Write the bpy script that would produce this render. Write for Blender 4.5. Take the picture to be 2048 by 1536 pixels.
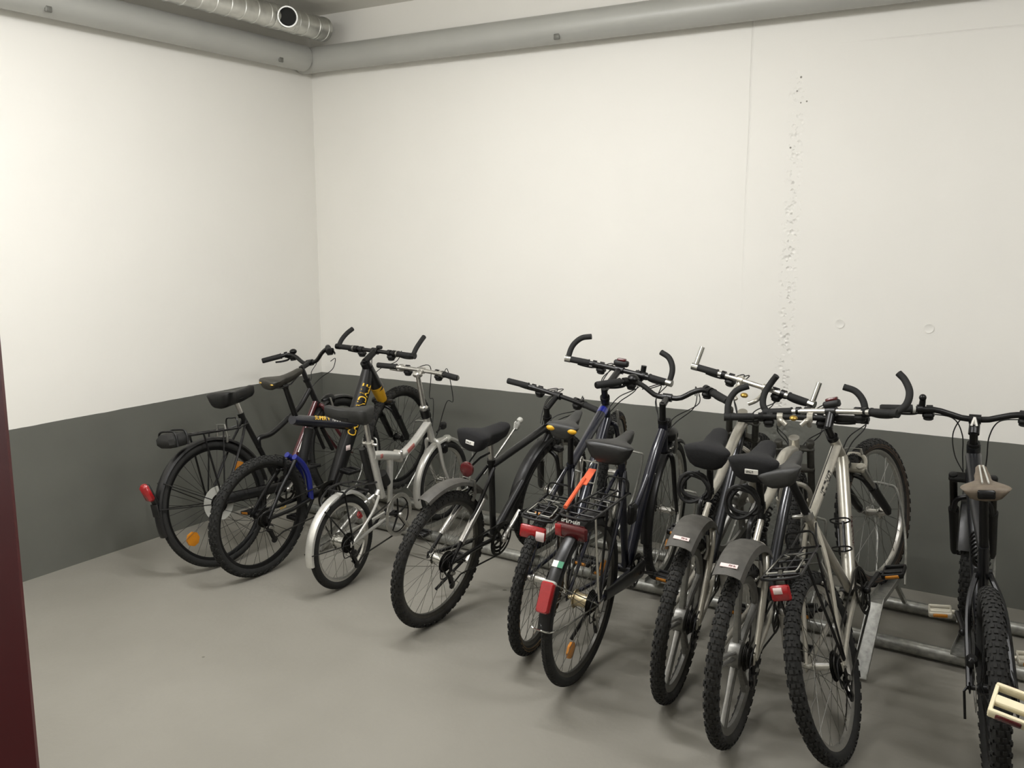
import bpy, bmesh, math, random
from mathutils import Vector, Matrix
R_ = math.radians
random.seed(7)
for o in list(bpy.data.objects): bpy.data.objects.remove(o)
SC = bpy.context.scene
COL = SC.collection

# ------------------------------------------------------------------ camera, world, lamps, exposure
CAM = Vector((4.6625, -4.9920, 1.85))
cd = bpy.data.cameras.new('camera'); cam = bpy.data.objects.new('camera', cd); COL.objects.link(cam)
cd.sensor_width = 36.0; cd.lens = 1830.65 / 2048 * 36.0; cd.clip_start = 0.02
_yaw, _pitch = -0.5443, 0.1640
fw = Vector((math.sin(_yaw)*math.cos(_pitch), math.cos(_yaw)*math.cos(_pitch), -math.sin(_pitch)))
cam.location = CAM; cam.rotation_euler = fw.to_track_quat('-Z', 'Y').to_euler()
SC.camera = cam
w = bpy.data.worlds.new('world'); SC.world = w; w.use_nodes = True
w.node_tree.nodes['Background'].inputs[0].default_value = (1.0, 0.96, 0.88, 1)
w.node_tree.nodes['Background'].inputs[1].default_value = 0.02
SC.view_settings.view_transform = 'Standard'; SC.view_settings.look = 'None'
SC.view_settings.gamma = 1.0; SC.view_settings.use_curve_mapping = False
SC.view_settings.exposure = -0.18
CEIL = 3.325
LAMPS = [(2.4, -2.1, 0.0, 40.5), (5.6, -2.2, 0.0, 32.0), (1.4, -3.7, 0.0, 36.0)]
LCOL = (1.0, 0.992, 1.0)
def lamp_light(x, y, rz, watt):             # the glow of one twin-tube fitting: mostly downwards, the rest all round its tubes
    l = bpy.data.lights.new('tube_light', 'AREA'); l.shape = 'RECTANGLE'; l.size = 1.45; l.size_y = 0.10; l.energy = watt; l.color = LCOL
    o = bpy.data.objects.new('tube_light', l); COL.objects.link(o); o.location = (x, y, CEIL-0.125); o.rotation_euler = (0, 0, rz)
    for k in range(6):
        l = bpy.data.lights.new('tube_glow', 'POINT'); l.shadow_soft_size = 0.07
        l.energy = watt*1.12/6; l.color = LCOL
        o = bpy.data.objects.new('tube_glow', l); COL.objects.link(o)
        o.location = (x+(-0.62+0.248*k)*math.cos(rz), y+(-0.62+0.248*k)*math.sin(rz), CEIL-0.21)
for a in LAMPS: lamp_light(*a)

# ------------------------------------------------------------------ materials
def lin(c):
    c = c / 255.0
    return c / 12.92 if c <= 0.04045 else ((c + 0.055) / 1.055) ** 2.4
def hexc(h): return tuple(lin(int(h[i:i+2], 16)) for i in (0, 2, 4)) + (1,)
MATS = {}
def mat(name, col, rough=0.5, metal=0.0, vary=0.0, scale=30.0, bump=0.0, coat=0.0):
    if name in MATS: return MATS[name]
    m = bpy.data.materials.new(name); m.use_nodes = True; nt = m.node_tree; b = nt.nodes['Principled BSDF']
    c = hexc(col) if isinstance(col, str) else tuple(col) + (1,)
    b.inputs['Base Color'].default_value = c; b.inputs['Roughness'].default_value = rough; b.inputs['Metallic'].default_value = metal
    if coat: b.inputs['Coat Weight'].default_value = coat; b.inputs['Coat Roughness'].default_value = 0.12
    tc = nt.nodes.new('ShaderNodeTexCoord'); n = nt.nodes.new('ShaderNodeTexNoise'); n.inputs['Scale'].default_value = scale; n.inputs['Detail'].default_value = 4
    nt.links.new(tc.outputs['Object'], n.inputs['Vector'])
    if vary:
        mr = nt.nodes.new('ShaderNodeMapRange'); mr.inputs['To Min'].default_value = 1 - vary; mr.inputs['To Max'].default_value = 1 + vary
        mr.inputs['From Min'].default_value = 0.3; mr.inputs['From Max'].default_value = 0.7
        nt.links.new(n.outputs['Fac'], mr.inputs['Value'])
        mx = nt.nodes.new('ShaderNodeVectorMath'); mx.operation = 'SCALE'; mx.inputs[0].default_value = c[:3]
        nt.links.new(mr.outputs[0], mx.inputs['Scale']); nt.links.new(mx.outputs[0], b.inputs['Base Color'])
    if bump:
        bp = nt.nodes.new('ShaderNodeBump'); bp.inputs['Strength'].default_value = bump; bp.inputs['Distance'].default_value = 0.003
        nt.links.new(n.outputs['Fac'], bp.inputs['Height']); nt.links.new(bp.outputs[0], b.inputs['Normal'])
    MATS[name] = m; return m
RUB = mat('tyre_rubber', '1d1d1b', 0.85, 0, 0.2, 40)
RUBG = mat('dusty_tyre_rubber', '2a2926', 0.9, 0, 0.25, 40)
KNOB = mat('tread_rubber', '21211f', 0.9, 0, 0.2, 60)
GUM = mat('tan_sidewall_rubber', '5d4a2c', 0.8, 0, 0.2, 40)
PLA = mat('black_plastic', '111111', 0.55, 0, 0.1)
GRIP = mat('grip_rubber', '151514', 0.75, 0, 0.15, 200, 0.3)
BLK = mat('black_gloss_paint', '0a0a0b', 0.34, 0, 0, 30, 0, 0.12)
BLKM = mat('black_satin_metal', '131313', 0.36, 0.3)
NAVY = mat('navy_gloss_paint', '10121f', 0.28, 0, 0, 30, 0, 0.5)
NAVY2 = mat('dark_blue_gloss_paint', '171a26', 0.28, 0.2, 0, 30, 0, 0.5)
BLUE = mat('blue_metal_paint', '1f2a86', 0.3, 0.3, 0, 30, 0, 0.5)
MAROON = mat('maroon_gloss_paint', '4a1a1e', 0.3, 0.1, 0, 30, 0, 0.5)
CHAR = mat('charcoal_gloss_paint', '26272a', 0.3, 0.5, 0, 30, 0, 0.4)
SILV = mat('silver_paint', 'd2d1cb', 0.3, 0.6, 0.05, 60)
CHAMP = mat('champagne_silver_paint', 'bcb8ac', 0.32, 0.6, 0.05, 60)
ALU = mat('brushed_aluminium', 'cccac4', 0.28, 0.9, 0.08, 80)
CHRO = mat('chrome', 'cfcfca', 0.16, 1.0)
STEEL = mat('dull_steel', '9d9c96', 0.34, 0.9, 0.15, 80)
DSTEEL = mat('dark_greasy_steel', '2a2926', 0.45, 0.7, 0.3, 90)
GALV = mat('galvanised_steel', 'a3a39d', 0.36, 0.75, 0.25, 45, 0.1)
SPOKE = mat('spoke_steel', '777670', 0.4, 0.8)
SPOKEB = mat('black_spoke_steel', '1e1e1d', 0.5, 0.5)
REDR = mat('red_reflector_plastic', '9e1a1e', 0.22, 0, 0.15, 300, 0.2, 0.5)
DRED = mat('dark_red_reflector_plastic', '521013', 0.25, 0, 0.15, 300, 0.2, 0.5)
AMB = mat('amber_reflector_plastic', 'c07a1c', 0.25, 0, 0.15, 300, 0.2, 0.5)
YEL = mat('yellow_paint', 'd9a51f', 0.4)
YELT = mat('yellow_lettering', 'f0c035', 0.5)
WHT = mat('white_plastic', 'e6e4dc', 0.5)
LGREY = mat('light_grey_plastic', 'b4b4ac', 0.5)
CREAM = mat('cream_pedal_plastic', 'e9dfbd', 0.5, 0, 0.05)
ORG = mat('orange_plastic', 'e0613c', 0.45, 0, 0.08)
VINYL = mat('black_saddle_vinyl', '171716', 0.42, 0, 0.15, 80, 0.15)
VINYLG = mat('grey_saddle_vinyl', '2b2b29', 0.55, 0, 0.12, 80, 0.15)
FABRIC = mat('black_cover_fabric', '0f0f10', 0.9, 0, 0.2, 400, 0.4)
TAN = mat('worn_tan_saddle_leather', '6a5f51', 0.6, 0, 0.15, 60, 0.1)
FENDG = mat('dusty_grey_fender_plastic', '4c4a45', 0.6, 0, 0.2, 30)
FENDB = mat('black_fender_plastic', '171717', 0.35, 0, 0.1, 30)
GREEN = mat('green_sticker', '2f7d5b', 0.5)
PINK = mat('pink_white_sticker', 'e2cfcb', 0.5)
GOLD = mat('brass_metal', 'a98b45', 0.4, 0.8)
LENS = mat('clear_lamp_lens', 'c9c9c0', 0.15, 0.2)

# ------------------------------------------------------------------ mesh helpers
def V(*a): return Vector(a)
def P(u, v, s=0.0): return Vector((s, u, v))
def spline(pts, n=6):
    pts = [Vector(p) for p in pts]
    if len(pts) < 3: return pts
    q = [2*pts[0]-pts[1]] + pts + [2*pts[-1]-pts[-2]]; out = []
    for i in range(1, len(q)-2):
        for k in range(n):
            t = k/n; a, b, c, d = q[i-1], q[i], q[i+1], q[i+2]
            out.append(0.5*((2*b)+(c-a)*t+(2*a-5*b+4*c-d)*t*t+(-a+3*b-3*c+d)*t*t*t))
    out.append(pts[-1]); return out
class MB:
    def __init__(s): s.v = []; s.f = []
    def ring(s, c, x, y, r, n, ry=None):
        i0 = len(s.v); ry = r if ry is None else ry
        for k in range(n):
            a = 2*math.pi*k/n; s.v.append(c + x*(math.cos(a)*r) + y*(math.sin(a)*ry))
        return i0
    def bridge(s, a, b, n):
        for k in range(n): s.f.append((a+k, a+(k+1) % n, b+(k+1) % n, b+k))
    def tube(s, pts, r, seg=8, closed=False, caps=True, flat=1.0, up=None):
        pts = [Vector(p) for p in pts]; n = len(pts)
        rs = list(r) if isinstance(r, (list, tuple)) else [r]*n
        if len(rs) != n: rs = [rs[0]+(rs[-1]-rs[0])*i/(n-1) for i in range(n)]
        prev = None; rings = []
        for i in range(n):
            if closed: t = pts[(i+1) % n]-pts[i-1]
            else: t = pts[min(i+1, n-1)]-pts[max(i-1, 0)]
            if t.length < 1e-9: t = Vector((0, 0, 1))
            t.normalize()
            if prev is None:
                a = Vector(up) if up else (Vector((1, 0, 0)) if abs(t.x) < 0.9 else Vector((0, 0, 1)))
            else: a = prev
            x = a - t*a.dot(t)
            if x.length < 1e-6: x = t.orthogonal()
            x.normalize(); y = t.cross(x); prev = x
            rings.append(s.ring(pts[i], x, y, rs[i], seg, rs[i]*flat))
        for i in range(n-1): s.bridge(rings[i], rings[i+1], seg)
        if closed: s.bridge(rings[-1], rings[0], seg)
        elif caps:
            s.f.append(tuple(range(rings[0]+seg-1, rings[0]-1, -1))); s.f.append(tuple(range(rings[-1], rings[-1]+seg)))
        return s
    def cyl(s, a, b, r, seg=12, r2=None): return s.tube([a, b], [r, r if r2 is None else r2], seg)
    def box(s, c, d, ax=None, bev=0.0):
        c = Vector(c); X, Y, Z = ax if ax else (V(1, 0, 0), V(0, 1, 0), V(0, 0, 1))
        hx, hy, hz = d[0]/2, d[1]/2, d[2]/2
        if bev <= 0:
            i = len(s.v)
            for z in (-1, 1):
                for y in (-1, 1):
                    for x in (-1, 1): s.v.append(c+X*(x*hx)+Y*(y*hy)+Z*(z*hz))
            for q in ((0, 2, 3, 1), (4, 5, 7, 6), (0, 1, 5, 4), (2, 6, 7, 3), (0, 4, 6, 2), (1, 3, 7, 5)): s.f.append(tuple(i+k for k in q))
            return s
        b = min(bev, hx*0.98, hy*0.98, hz*0.98); rings = []
        def ring(x, y, z):
            i = len(s.v)
            for (px, py) in ((-x, -y+b), (-x+b, -y), (x-b, -y), (x, -y+b), (x, y-b), (x-b, y), (-x+b, y), (-x, y-b)): s.v.append(c+X*px+Y*py+Z*z)
            return i
        rings = [ring(hx-b*0.7, hy-b*0.7, -hz), ring(hx, hy, -hz+b), ring(hx, hy, hz-b), ring(hx-b*0.7, hy-b*0.7, hz)]
        for k in range(3): s.bridge(rings[k], rings[k+1], 8)
        s.f.append(tuple(range(rings[0]+7, rings[0]-1, -1))); s.f.append(tuple(range(rings[3], rings[3]+8)))
        return s
    def lathe(s, c, ax, prof, seg=24, closed=False):
        ax = Vector(ax).normalized(); x = ax.orthogonal().normalized(); y = ax.cross(x); c = Vector(c); rg = []
        for (r, h) in prof: rg.append(s.ring(c+ax*h, x, y, max(r, 1e-4), seg))
        for i in range(len(rg)-1): s.bridge(rg[i], rg[i+1], seg)
        if closed: s.bridge(rg[-1], rg[0], seg)
        else:
            s.f.append(tuple(range(rg[0]+seg-1, rg[0]-1, -1))); s.f.append(tuple(range(rg[-1], rg[-1]+seg)))
        return s
    def ball(s, c, r, seg=12, ax=None, n=6):
        X = ax or (V(1, 0, 0), V(0, 1, 0), V(0, 0, 1)); r = (r, r, r) if not isinstance(r, (tuple, list)) else r; rg = []
        for i in range(n+1):
            a = -math.pi/2+math.pi*i/n; i0 = len(s.v)
            for k in range(seg):
                b = 2*math.pi*k/seg; q = max(math.cos(a), 0.02)
                s.v.append(Vector(c)+X[0]*(r[0]*q*math.cos(b))+X[1]*(r[1]*q*math.sin(b))+X[2]*(r[2]*math.sin(a)))
            rg.append(i0)
        for i in range(n): s.bridge(rg[i], rg[i+1], seg)
        s.f.append(tuple(range(rg[0]+seg-1, rg[0]-1, -1))); s.f.append(tuple(range(rg[-1], rg[-1]+seg)))
        return s
    def loft(s, rings, caps=True):
        ids = []; n = len(rings[0])
        for r in rings:
            ids.append(len(s.v)); s.v += [Vector(p) for p in r]
        for i in range(len(ids)-1): s.bridge(ids[i], ids[i+1], n)
        if caps: s.f.append(tuple(range(ids[0]+n-1, ids[0]-1, -1))); s.f.append(tuple(range(ids[-1], ids[-1]+n)))
        return s
    def arc(s, c, R, a0, a1, width, thick=0.003, camber=0.012, n=24, s0=0.0, taper=1.0):
        """a mudguard strip in the plane of the wheel (angles in degrees, 0 = forward, 90 = up)"""
        rings = []
        prof = [(-1, -1), (-0.86, -0.3), (-0.5, 0.0), (0, 0.12), (0.5, 0.0), (0.86, -0.3), (1, -1)]
        for i in range(n+1):
            t = i/n; a = R_(a0+(a1-a0)*t); w = width/2*(1+(taper-1)*t); rg = []
            for sgn, off in ((1, 0), (-1, -thick)):
                for (x, h) in (prof if sgn > 0 else prof[::-1]):
                    r = R+h*camber+off; rg.append(P(c.y+math.cos(a)*r, c.z+math.sin(a)*r, s0+x*(w-(thick*0.5 if sgn < 0 else 0))))
            rings.append(rg)
        return s.loft(rings)
    def xf(s, M): s.v = [M @ p for p in s.v]; return s
    def build(s, name, m, parent=None, smooth=38, kind=None, label=None):
        me = bpy.data.meshes.new(name); me.from_pydata([tuple(p) for p in s.v], [], s.f); me.update()
        bm = bmesh.new(); bm.from_mesh(me); bmesh.ops.recalc_face_normals(bm, faces=bm.faces); bm.to_mesh(me); bm.free()
        if smooth:
            me.shade_smooth(); me.set_sharp_from_angle(angle=R_(smooth))
        me.materials.append(m); o = bpy.data.objects.new(name, me); COL.objects.link(o)
        if parent: o.parent = parent
        if kind: o['kind'] = kind
        if label: o['label'] = label
        return o
def text_pts(t, size, shear=0.0):
    if t[0] == '#':                          # print too small to read: a row of plain strokes, no words
        rnd = random.Random(len(t)*7+int(t[1:])); vs, fs = [], []
        def q(x0, y0, x1, y1):
            i = len(vs); vs.extend([V(x0+shear*y0, y0, 0), V(x1+shear*y0, y0, 0), V(x1+shear*y1, y1, 0), V(x0+shear*y1, y1, 0)]); fs.append((i, i+1, i+2, i+3))
        for k in range(int(t[1:])):
            x = k*size*0.62; w_ = size*0.5; q(x, 0, x+w_*0.3, size*0.7)
            y = size*rnd.choice((0.0, 0.28, 0.5)); q(x+w_*0.3, y, x+w_, y+size*0.2)
            if rnd.random() < 0.6: q(x+w_*0.72, 0 if y > 0.1*size else size*0.2, x+w_, y if y > 0.1*size else size*0.7)
        return vs, fs
    cu = bpy.data.curves.new('lettering', 'FONT'); cu.body = t; cu.size = size; cu.shear = shear; cu.offset = size*0.012; cu.resolution_u = 3
    o = bpy.data.objects.new('lettering', cu); COL.objects.link(o)
    me = bpy.data.meshes.new_from_object(o.evaluated_get(bpy.context.evaluated_depsgraph_get()))
    vs = [p.co.copy() for p in me.vertices]; fs = [tuple(p.vertices) for p in me.polygons]
    bpy.data.objects.remove(o); bpy.data.curves.remove(cu); bpy.data.meshes.remove(me)
    return vs, fs
def side_text(t, size, a, b, rad, parent, m, start=0.0, lift=0.0, shear=0.0, side=1, ys=1.0, turn=0.0):
    """lettering wrapped on the side of a tube running from a to b (a, b in the frame's own plane)"""
    vs, fs = text_pts(t, size, shear); d = (b-a).normalized(); pr = Vector((0, -d.z, d.y)); mb = MB()
    if side < 0: a, d = b, -d; pr = -pr
    for p in vs:
        h = (p.y - size*0.35)*ys + lift; an = h/rad+R_(turn)
        mb.v.append(a+d*(start+p.x)+pr*(math.sin(an)*(rad+0.0012))+V(side*math.cos(an)*(rad+0.0012), 0, 0))
    mb.f = fs
    return mb.build('lettering', m, parent, smooth=0)
def plane_text(t, size, org, X, Y, parent, m):
    vs, fs = text_pts(t, size); mb = MB(); mb.v = [org+X*p.x+Y*p.y for p in vs]; mb.f = fs
    return mb.build('lettering', m, parent, smooth=0)
def tag(o, label, cat, group=None, kind=None):
    if label: o['label'] = label
    if cat: o['category'] = cat
    if group: o['group'] = group
    if kind: o['kind'] = kind
    return o

# ------------------------------------------------------------------ the room
DADO = 0.834
def wall_material(name, seam=False):
    m = bpy.data.materials.new(name); m.use_nodes = True; nt = m.node_tree; N = nt.nodes; L = nt.links; b = N['Principled BSDF']
    geo = N.new('ShaderNodeNewGeometry'); sep = N.new('ShaderNodeSeparateXYZ'); L.new(geo.outputs['Position'], sep.inputs[0])
    n1 = N.new('ShaderNodeTexNoise'); n1.inputs['Scale'].default_value = 7; n1.inputs['Detail'].default_value = 5; L.new(geo.outputs['Position'], n1.inputs['Vector'])
    def math_(op, a, c=None, cl=False):
        q = N.new('ShaderNodeMath'); q.operation = op; q.use_clamp = cl
        for i, x in enumerate((a, c)):
            if x is None: continue
            if isinstance(x, (int, float)): q.inputs[i].default_value = x
            else: L.new(x, q.inputs[i])
        return q.outputs[0]
    zz = math_('ADD', sep.outputs['Z'], math_('MULTIPLY', math_('SUBTRACT', n1.outputs['Fac'], 0.5), 0.008))
    fac = math_('GREATER_THAN', zz, DADO)
    mix = N.new('ShaderNodeMix'); mix.data_type = 'RGBA'; L.new(fac, mix.inputs['Factor'])
    def tint(col, amt, sc):
        n = N.new('ShaderNodeTexNoise'); n.inputs['Scale'].default_value = sc; n.inputs['Detail'].default_value = 5; L.new(geo.outputs['Position'], n.inputs['Vector'])
        r = N.new('ShaderNodeMapRange'); r.inputs['From Min'].default_value = 0.3; r.inputs['From Max'].default_value = 0.7
        r.inputs['To Min'].default_value = 1-amt; r.inputs['To Max'].default_value = 1+amt; L.new(n.outputs['Fac'], r.inputs['Value'])
        vm = N.new('ShaderNodeVectorMath'); vm.operation = 'SCALE'; vm.inputs[0].default_value = hexc(col)[:3]; L.new(r.outputs[0], vm.inputs['Scale']); return vm.outputs[0]
    L.new(tint('65665f', 0.06, 3.0), mix.inputs['A']); L.new(tint('e8e6df', 0.012, 1.6), mix.inputs['B'])
    L.new(mix.outputs['Result'], b.inputs['Base Color'])
    b.inputs['Roughness'].default_value = 0.62
    mr = N.new('ShaderNodeMapRange'); mr.inputs['To Min'].default_value = 0.5; mr.inputs['To Max'].default_value = 0.8; L.new(fac, mr.inputs['Value']); L.new(mr.outputs[0], b.inputs['Roughness'])
    n2 = N.new('ShaderNodeTexNoise'); n2.inputs['Scale'].default_value = 22; n2.inputs['Detail'].default_value = 6; L.new(geo.outputs['Position'], n2.inputs['Vector'])
    h = math_('MULTIPLY', n2.outputs['Fac'], 0.0010)
    n0 = N.new('ShaderNodeTexNoise'); n0.inputs['Scale'].default_value = 2.2; L.new(geo.outputs['Position'], n0.inputs['Vector'])
    h = math_('ADD', h, math_('MULTIPLY', n0.outputs['Fac'], 0.006))
    if seam:
        X, Z = sep.outputs['X'], sep.outputs['Z']
        # formwork joint (vertical) and a horizontal pour line
        n3 = N.new('ShaderNodeTexNoise'); n3.inputs['Scale'].default_value = 1.3; L.new(geo.outputs['Position'], n3.inputs['Vector'])
        wob = math_('MULTIPLY', math_('SUBTRACT', n3.outputs['Fac'], 0.5), 0.02)
        dx = math_('ABSOLUTE', math_('SUBTRACT', math_('ADD', X, wob), 3.128))
        g = math_('SUBTRACT', 1.0, math_('DIVIDE', dx, 0.007), True)
        g = math_('MULTIPLY', g, math_('MULTIPLY', math_('SUBTRACT', Z, 1.2), 0.9, True), True)
        h = math_('SUBTRACT', h, math_('MULTIPLY', g, 0.0035))
        dz = math_('ABSOLUTE', math_('SUBTRACT', math_('ADD', Z, math_('MULTIPLY', wob, 0.3)), 2.79))
        g2 = math_('SUBTRACT', 1.0, math_('DIVIDE', dz, 0.006), True)
        g2 = math_('MULTIPLY', g2, math_('MULTIPLY', math_('SUBTRACT', X, 3.55), 3.0, True), True)
        h = math_('SUBTRACT', h, math_('MULTIPLY', g2, 0.0025))
        # rough honeycombed seam of the concrete
        ds = math_('ABSOLUTE', math_('SUBTRACT', math_('ADD', X, math_('MULTIPLY', wob, 1.6)), 3.375))
        k = math_('SUBTRACT', 1.0, math_('DIVIDE', ds, 0.055), True)
        k = math_('MULTIPLY', k, math_('MULTIPLY', math_('SUBTRACT', 2.74, Z), 6.0, True), True)
        vo = N.new('ShaderNodeTexVoronoi'); vo.inputs['Scale'].default_value = 42; L.new(geo.outputs['Position'], vo.inputs['Vector'])
        n4 = N.new('ShaderNodeTexNoise'); n4.inputs['Scale'].default_value = 30; n4.inputs['Detail'].default_value = 3; L.new(geo.outputs['Position'], n4.inputs['Vector'])
        rr = math_('MULTIPLY', math_('GREATER_THAN', n4.outputs['Fac'], 0.5), math_('SUBTRACT', 0.6, vo.outputs['Distance'], True))
        h = math_('SUBTRACT', h, math_('MULTIPLY', math_('MULTIPLY', k, rr), 0.015))
        k2 = math_('MULTIPLY', math_('SUBTRACT', 1.0, math_('DIVIDE', ds, 0.22), True), math_('MULTIPLY', math_('SUBTRACT', 1.0, Z), 3.0, True), True)
        h = math_('SUBTRACT', h, math_('MULTIPLY', math_('MULTIPLY', k2, n4.outputs['Fac']), 0.012))
    bp = N.new('ShaderNodeBump'); bp.inputs['Strength'].default_value = 0.9; bp.inputs['Distance'].default_value = 1.0
    L.new(h, bp.inputs['Height']); L.new(bp.outputs[0], b.inputs['Normal'])
    return m
WM = wall_material('painted_concrete_wall'); WMB = wall_material('painted_concrete_wall_with_seam', True)
def floor_material():
    m = bpy.data.materials.new('painted_concrete_floor'); m.use_nodes = True; nt = m.node_tree; N = nt.nodes; L = nt.links; b = N['Principled BSDF']
    geo = N.new('ShaderNodeNewGeometry')
    def nz(sc, d=5, rg=0.5):
        n = N.new('ShaderNodeTexNoise'); n.inputs['Scale'].default_value = sc; n.inputs['Detail'].default_value = d; n.inputs['Roughness'].default_value = rg; L.new(geo.outputs['Position'], n.inputs['Vector']); return n
    n = nz(1.4); cr = N.new('ShaderNodeValToRGB'); L.new(n.outputs['Fac'], cr.inputs[0])
    cr.color_ramp.elements[0].position = 0.3; cr.color_ramp.elements[0].color = hexc('827f76')
    cr.color_ramp.elements[1].position = 0.7; cr.color_ramp.elements[1].color = hexc('8b887f')
    # a few dark specks and scuffs
    v = N.new('ShaderNodeTexVoronoi'); v.inputs['Scale'].default_value = 1.9; L.new(geo.outputs['Position'], v.inputs['Vector'])
    lt = N.new('ShaderNodeMath'); lt.operation = 'LESS_THAN'; lt.inputs[1].default_value = 0.022; L.new(v.outputs['Distance'], lt.inputs[0])
    mx = N.new('ShaderNodeMix'); mx.data_type = 'RGBA'; L.new(lt.outputs[0], mx.inputs['Factor']); L.new(cr.outputs[0], mx.inputs['A']); mx.inputs['B'].default_value = hexc('5f5c54')
    L.new(mx.outputs['Result'], b.inputs['Base Color'])
    n2 = nz(3.0); mr = N.new('ShaderNodeMapRange'); mr.inputs['To Min'].default_value = 0.42; mr.inputs['To Max'].default_value = 0.6; L.new(n2.outputs['Fac'], mr.inputs['Value']); L.new(mr.outputs[0], b.inputs['Roughness'])
    b.inputs['Specular IOR Level'].default_value = 0.35
    n3 = nz(40.0); bp = N.new('ShaderNodeBump'); bp.inputs['Strength'].default_value = 0.08; bp.inputs['Distance'].default_value = 0.01; L.new(n3.outputs['Fac'], bp.inputs['Height']); L.new(bp.outputs[0], b.inputs['Normal'])
    return m
CM = mat('painted_ceiling', 'e2e0d8', 0.85, 0, 0.02, 3)
XR, YF = 8.2, -4.55
def slab(name, c, d, m):
    o = MB().box(c, d).build(name, m, None, 0); o['kind'] = 'structure'; return o
slab('floor', (XR/2, -3.2, -0.05), (XR+0.4, 6.8, 0.1), floor_material())
slab('ceiling', (XR/2, -3.2, CEIL+0.05), (XR+0.4, 6.8, 0.1), CM)
slab('wall_left', (-0.1, -3.2, CEIL/2), (0.2, 6.8, CEIL), WM)
wb = slab('wall_back', (XR/2, 0.1, CEIL/2), (XR, 0.2, CEIL), WMB)
slab('wall_right', (XR+0.1, -3.2, CEIL/2), (0.2, 6.8, CEIL), WM)
DX0, DX1, DH = 3.86, 4.96, 2.2
wf = MB(); wf.box((DX0/2-0.03, YF-0.1, CEIL/2), (DX0-0.06, 0.2, CEIL)); wf.box(((DX1+XR)/2+0.03, YF-0.1, CEIL/2), (XR-DX1-0.06, 0.2, CEIL))
wf.box(((DX0+DX1)/2, YF-0.1, (DH+0.06+CEIL)/2), (DX1-DX0+0.12, 0.2, CEIL-DH-0.06))
o = wf.build('wall_front', WM, None, 0); o['kind'] = 'structure'
DOORRED = mat('dark_red_door_paint', '5a1218', 0.4, 0, 0.05)
df = bpy.data.objects.new('door_1', None); COL.objects.link(df); df.location = (0, 0, 0); df['kind'] = 'structure'; df['label'] = 'dark red door frame at the left edge'
MB().box((DX0-0.03, YF-0.1, DH/2), (0.06, 0.23, DH), None, 0.006).build('door_jamb', DOORRED, df)
MB().box((DX1+0.03, YF-0.1, DH/2), (0.06, 0.23, DH), None, 0.006).build('door_jamb', DOORRED, df)
MB().box(((DX0+DX1)/2, YF-0.1, DH+0.03), (DX1-DX0+0.12, 0.23, 0.06), None, 0.006).build('door_lintel', DOORRED, df)
for (x, z) in ((3.653, 1.378), (4.083, 1.376)):
    MB().lathe((x, 0.0, z), (0, -1, 0), [(0.024, 0.0), (0.0245, 0.0024), (0.022, 0.0026), (0.019, 0.0012)], 24).build('tie_hole_plug', mat('plug_plaster', 'e6e4dd', 0.8), wb)

for (x, z, r) in ((3.389, 2.643, 0.006), (3.372, 2.575, 0.0045), (3.424, 2.52, 0.005), (3.394, 2.515, 0.004), (3.352, 2.29, 0.0055)):
    MB().lathe((x, 0.0, z), (0, -1, 0), [(r, 0.0), (r*0.8, 0.0006), (r*0.5, 0.0006)], 7).build('wall_pit', mat('pit_shadow_grey', '8f8c84', 0.9), wb)

# pipes under the ceiling
PIPE = mat('grey_pipe_paint', 'a9a9a3', 0.42, 0.05, 0.03, 4)
CLIPM = mat('pipe_clip_grey', '6f6f69', 0.5, 0.3)
PZ, PR, PO = 3.012, 0.084, 0.105
p = MB().tube([V(0.012, -PO, PZ), V(XR-0.002, -PO, PZ)], PR, 40).build('heating_pipe', PIPE)
tag(p, 'thick grey pipe running along the top of the back wall', 'pipe')
for x in (2.043, 4.6): MB().box((x, -PO-0.066, PZ-0.058), (0.036, 0.012, 0.034), None, 0.003).build('pipe_clip', CLIPM, p)
p = MB().tube([V(PO, -PO-PR-0.001, PZ), V(PO, YF+0.002, PZ)], PR, 40).build('heating_pipe', PIPE)
tag(p, 'thick grey pipe running along the top of the left wall below the spiral duct', 'pipe')
for y in (-0.464, -2.06): MB().box((PO+0.066, y, PZ-0.055), (0.012, 0.036, 0.034), None, 0.003).build('pipe_clip', CLIPM, p)
DUCTM = mat('spiral_duct_steel', 'c4c4bf', 0.38, 0.9, 0.12, 14, 0.15)
duct = bpy.data.objects.new('ventilation_duct', None); COL.objects.link(duct); duct.location = (0.30, -0.2, 3.175)
tag(duct, 'silver spiral ventilation duct with an open branch under the ceiling', 'duct')
d0 = V(0, 0, 0); prof = []; y = 0.0; L_ = 4.3; Rd = 0.072
while y < L_:
    big = 0.0 if y > 0.55 else 0.0
    prof += [(Rd, y), (Rd, y+0.092), (Rd+0.004, y+0.095), (Rd+0.004, y+0.101), (Rd, y+0.104)]; y += 0.105
MB().lathe(d0, (0, -1, 0), prof, 32).build('duct_tube', DUCTM, duct, 30)
MB().lathe((0, 0.0, 0), (0, -1, 0), [(0.05, -0.012), (Rd+0.002, -0.012), (Rd+0.006, -0.006), (Rd+0.006, 0.02), (Rd+0.0015, 0.022), (Rd+0.0015, 0.07), (Rd+0.005, 0.072), (Rd+0.005, 0.085), (Rd+0.001, 0.086)], 32).build('end_cap', DUCTM, duct, 30)
MB().lathe((0, -0.26, 0), (0, -1, 0), [(Rd+0.001, 0), (Rd+0.0045, 0.002), (Rd+0.0045, 0.02), (Rd+0.002, 0.022), (Rd+0.002, 0.2), (Rd+0.0045, 0.202), (Rd+0.0045, 0.22), (Rd+0.001, 0.222)], 32).build('tee_sleeve', DUCTM, duct, 30)
bd = V(0.80, -0.55, -0.10).normalized()
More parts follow.
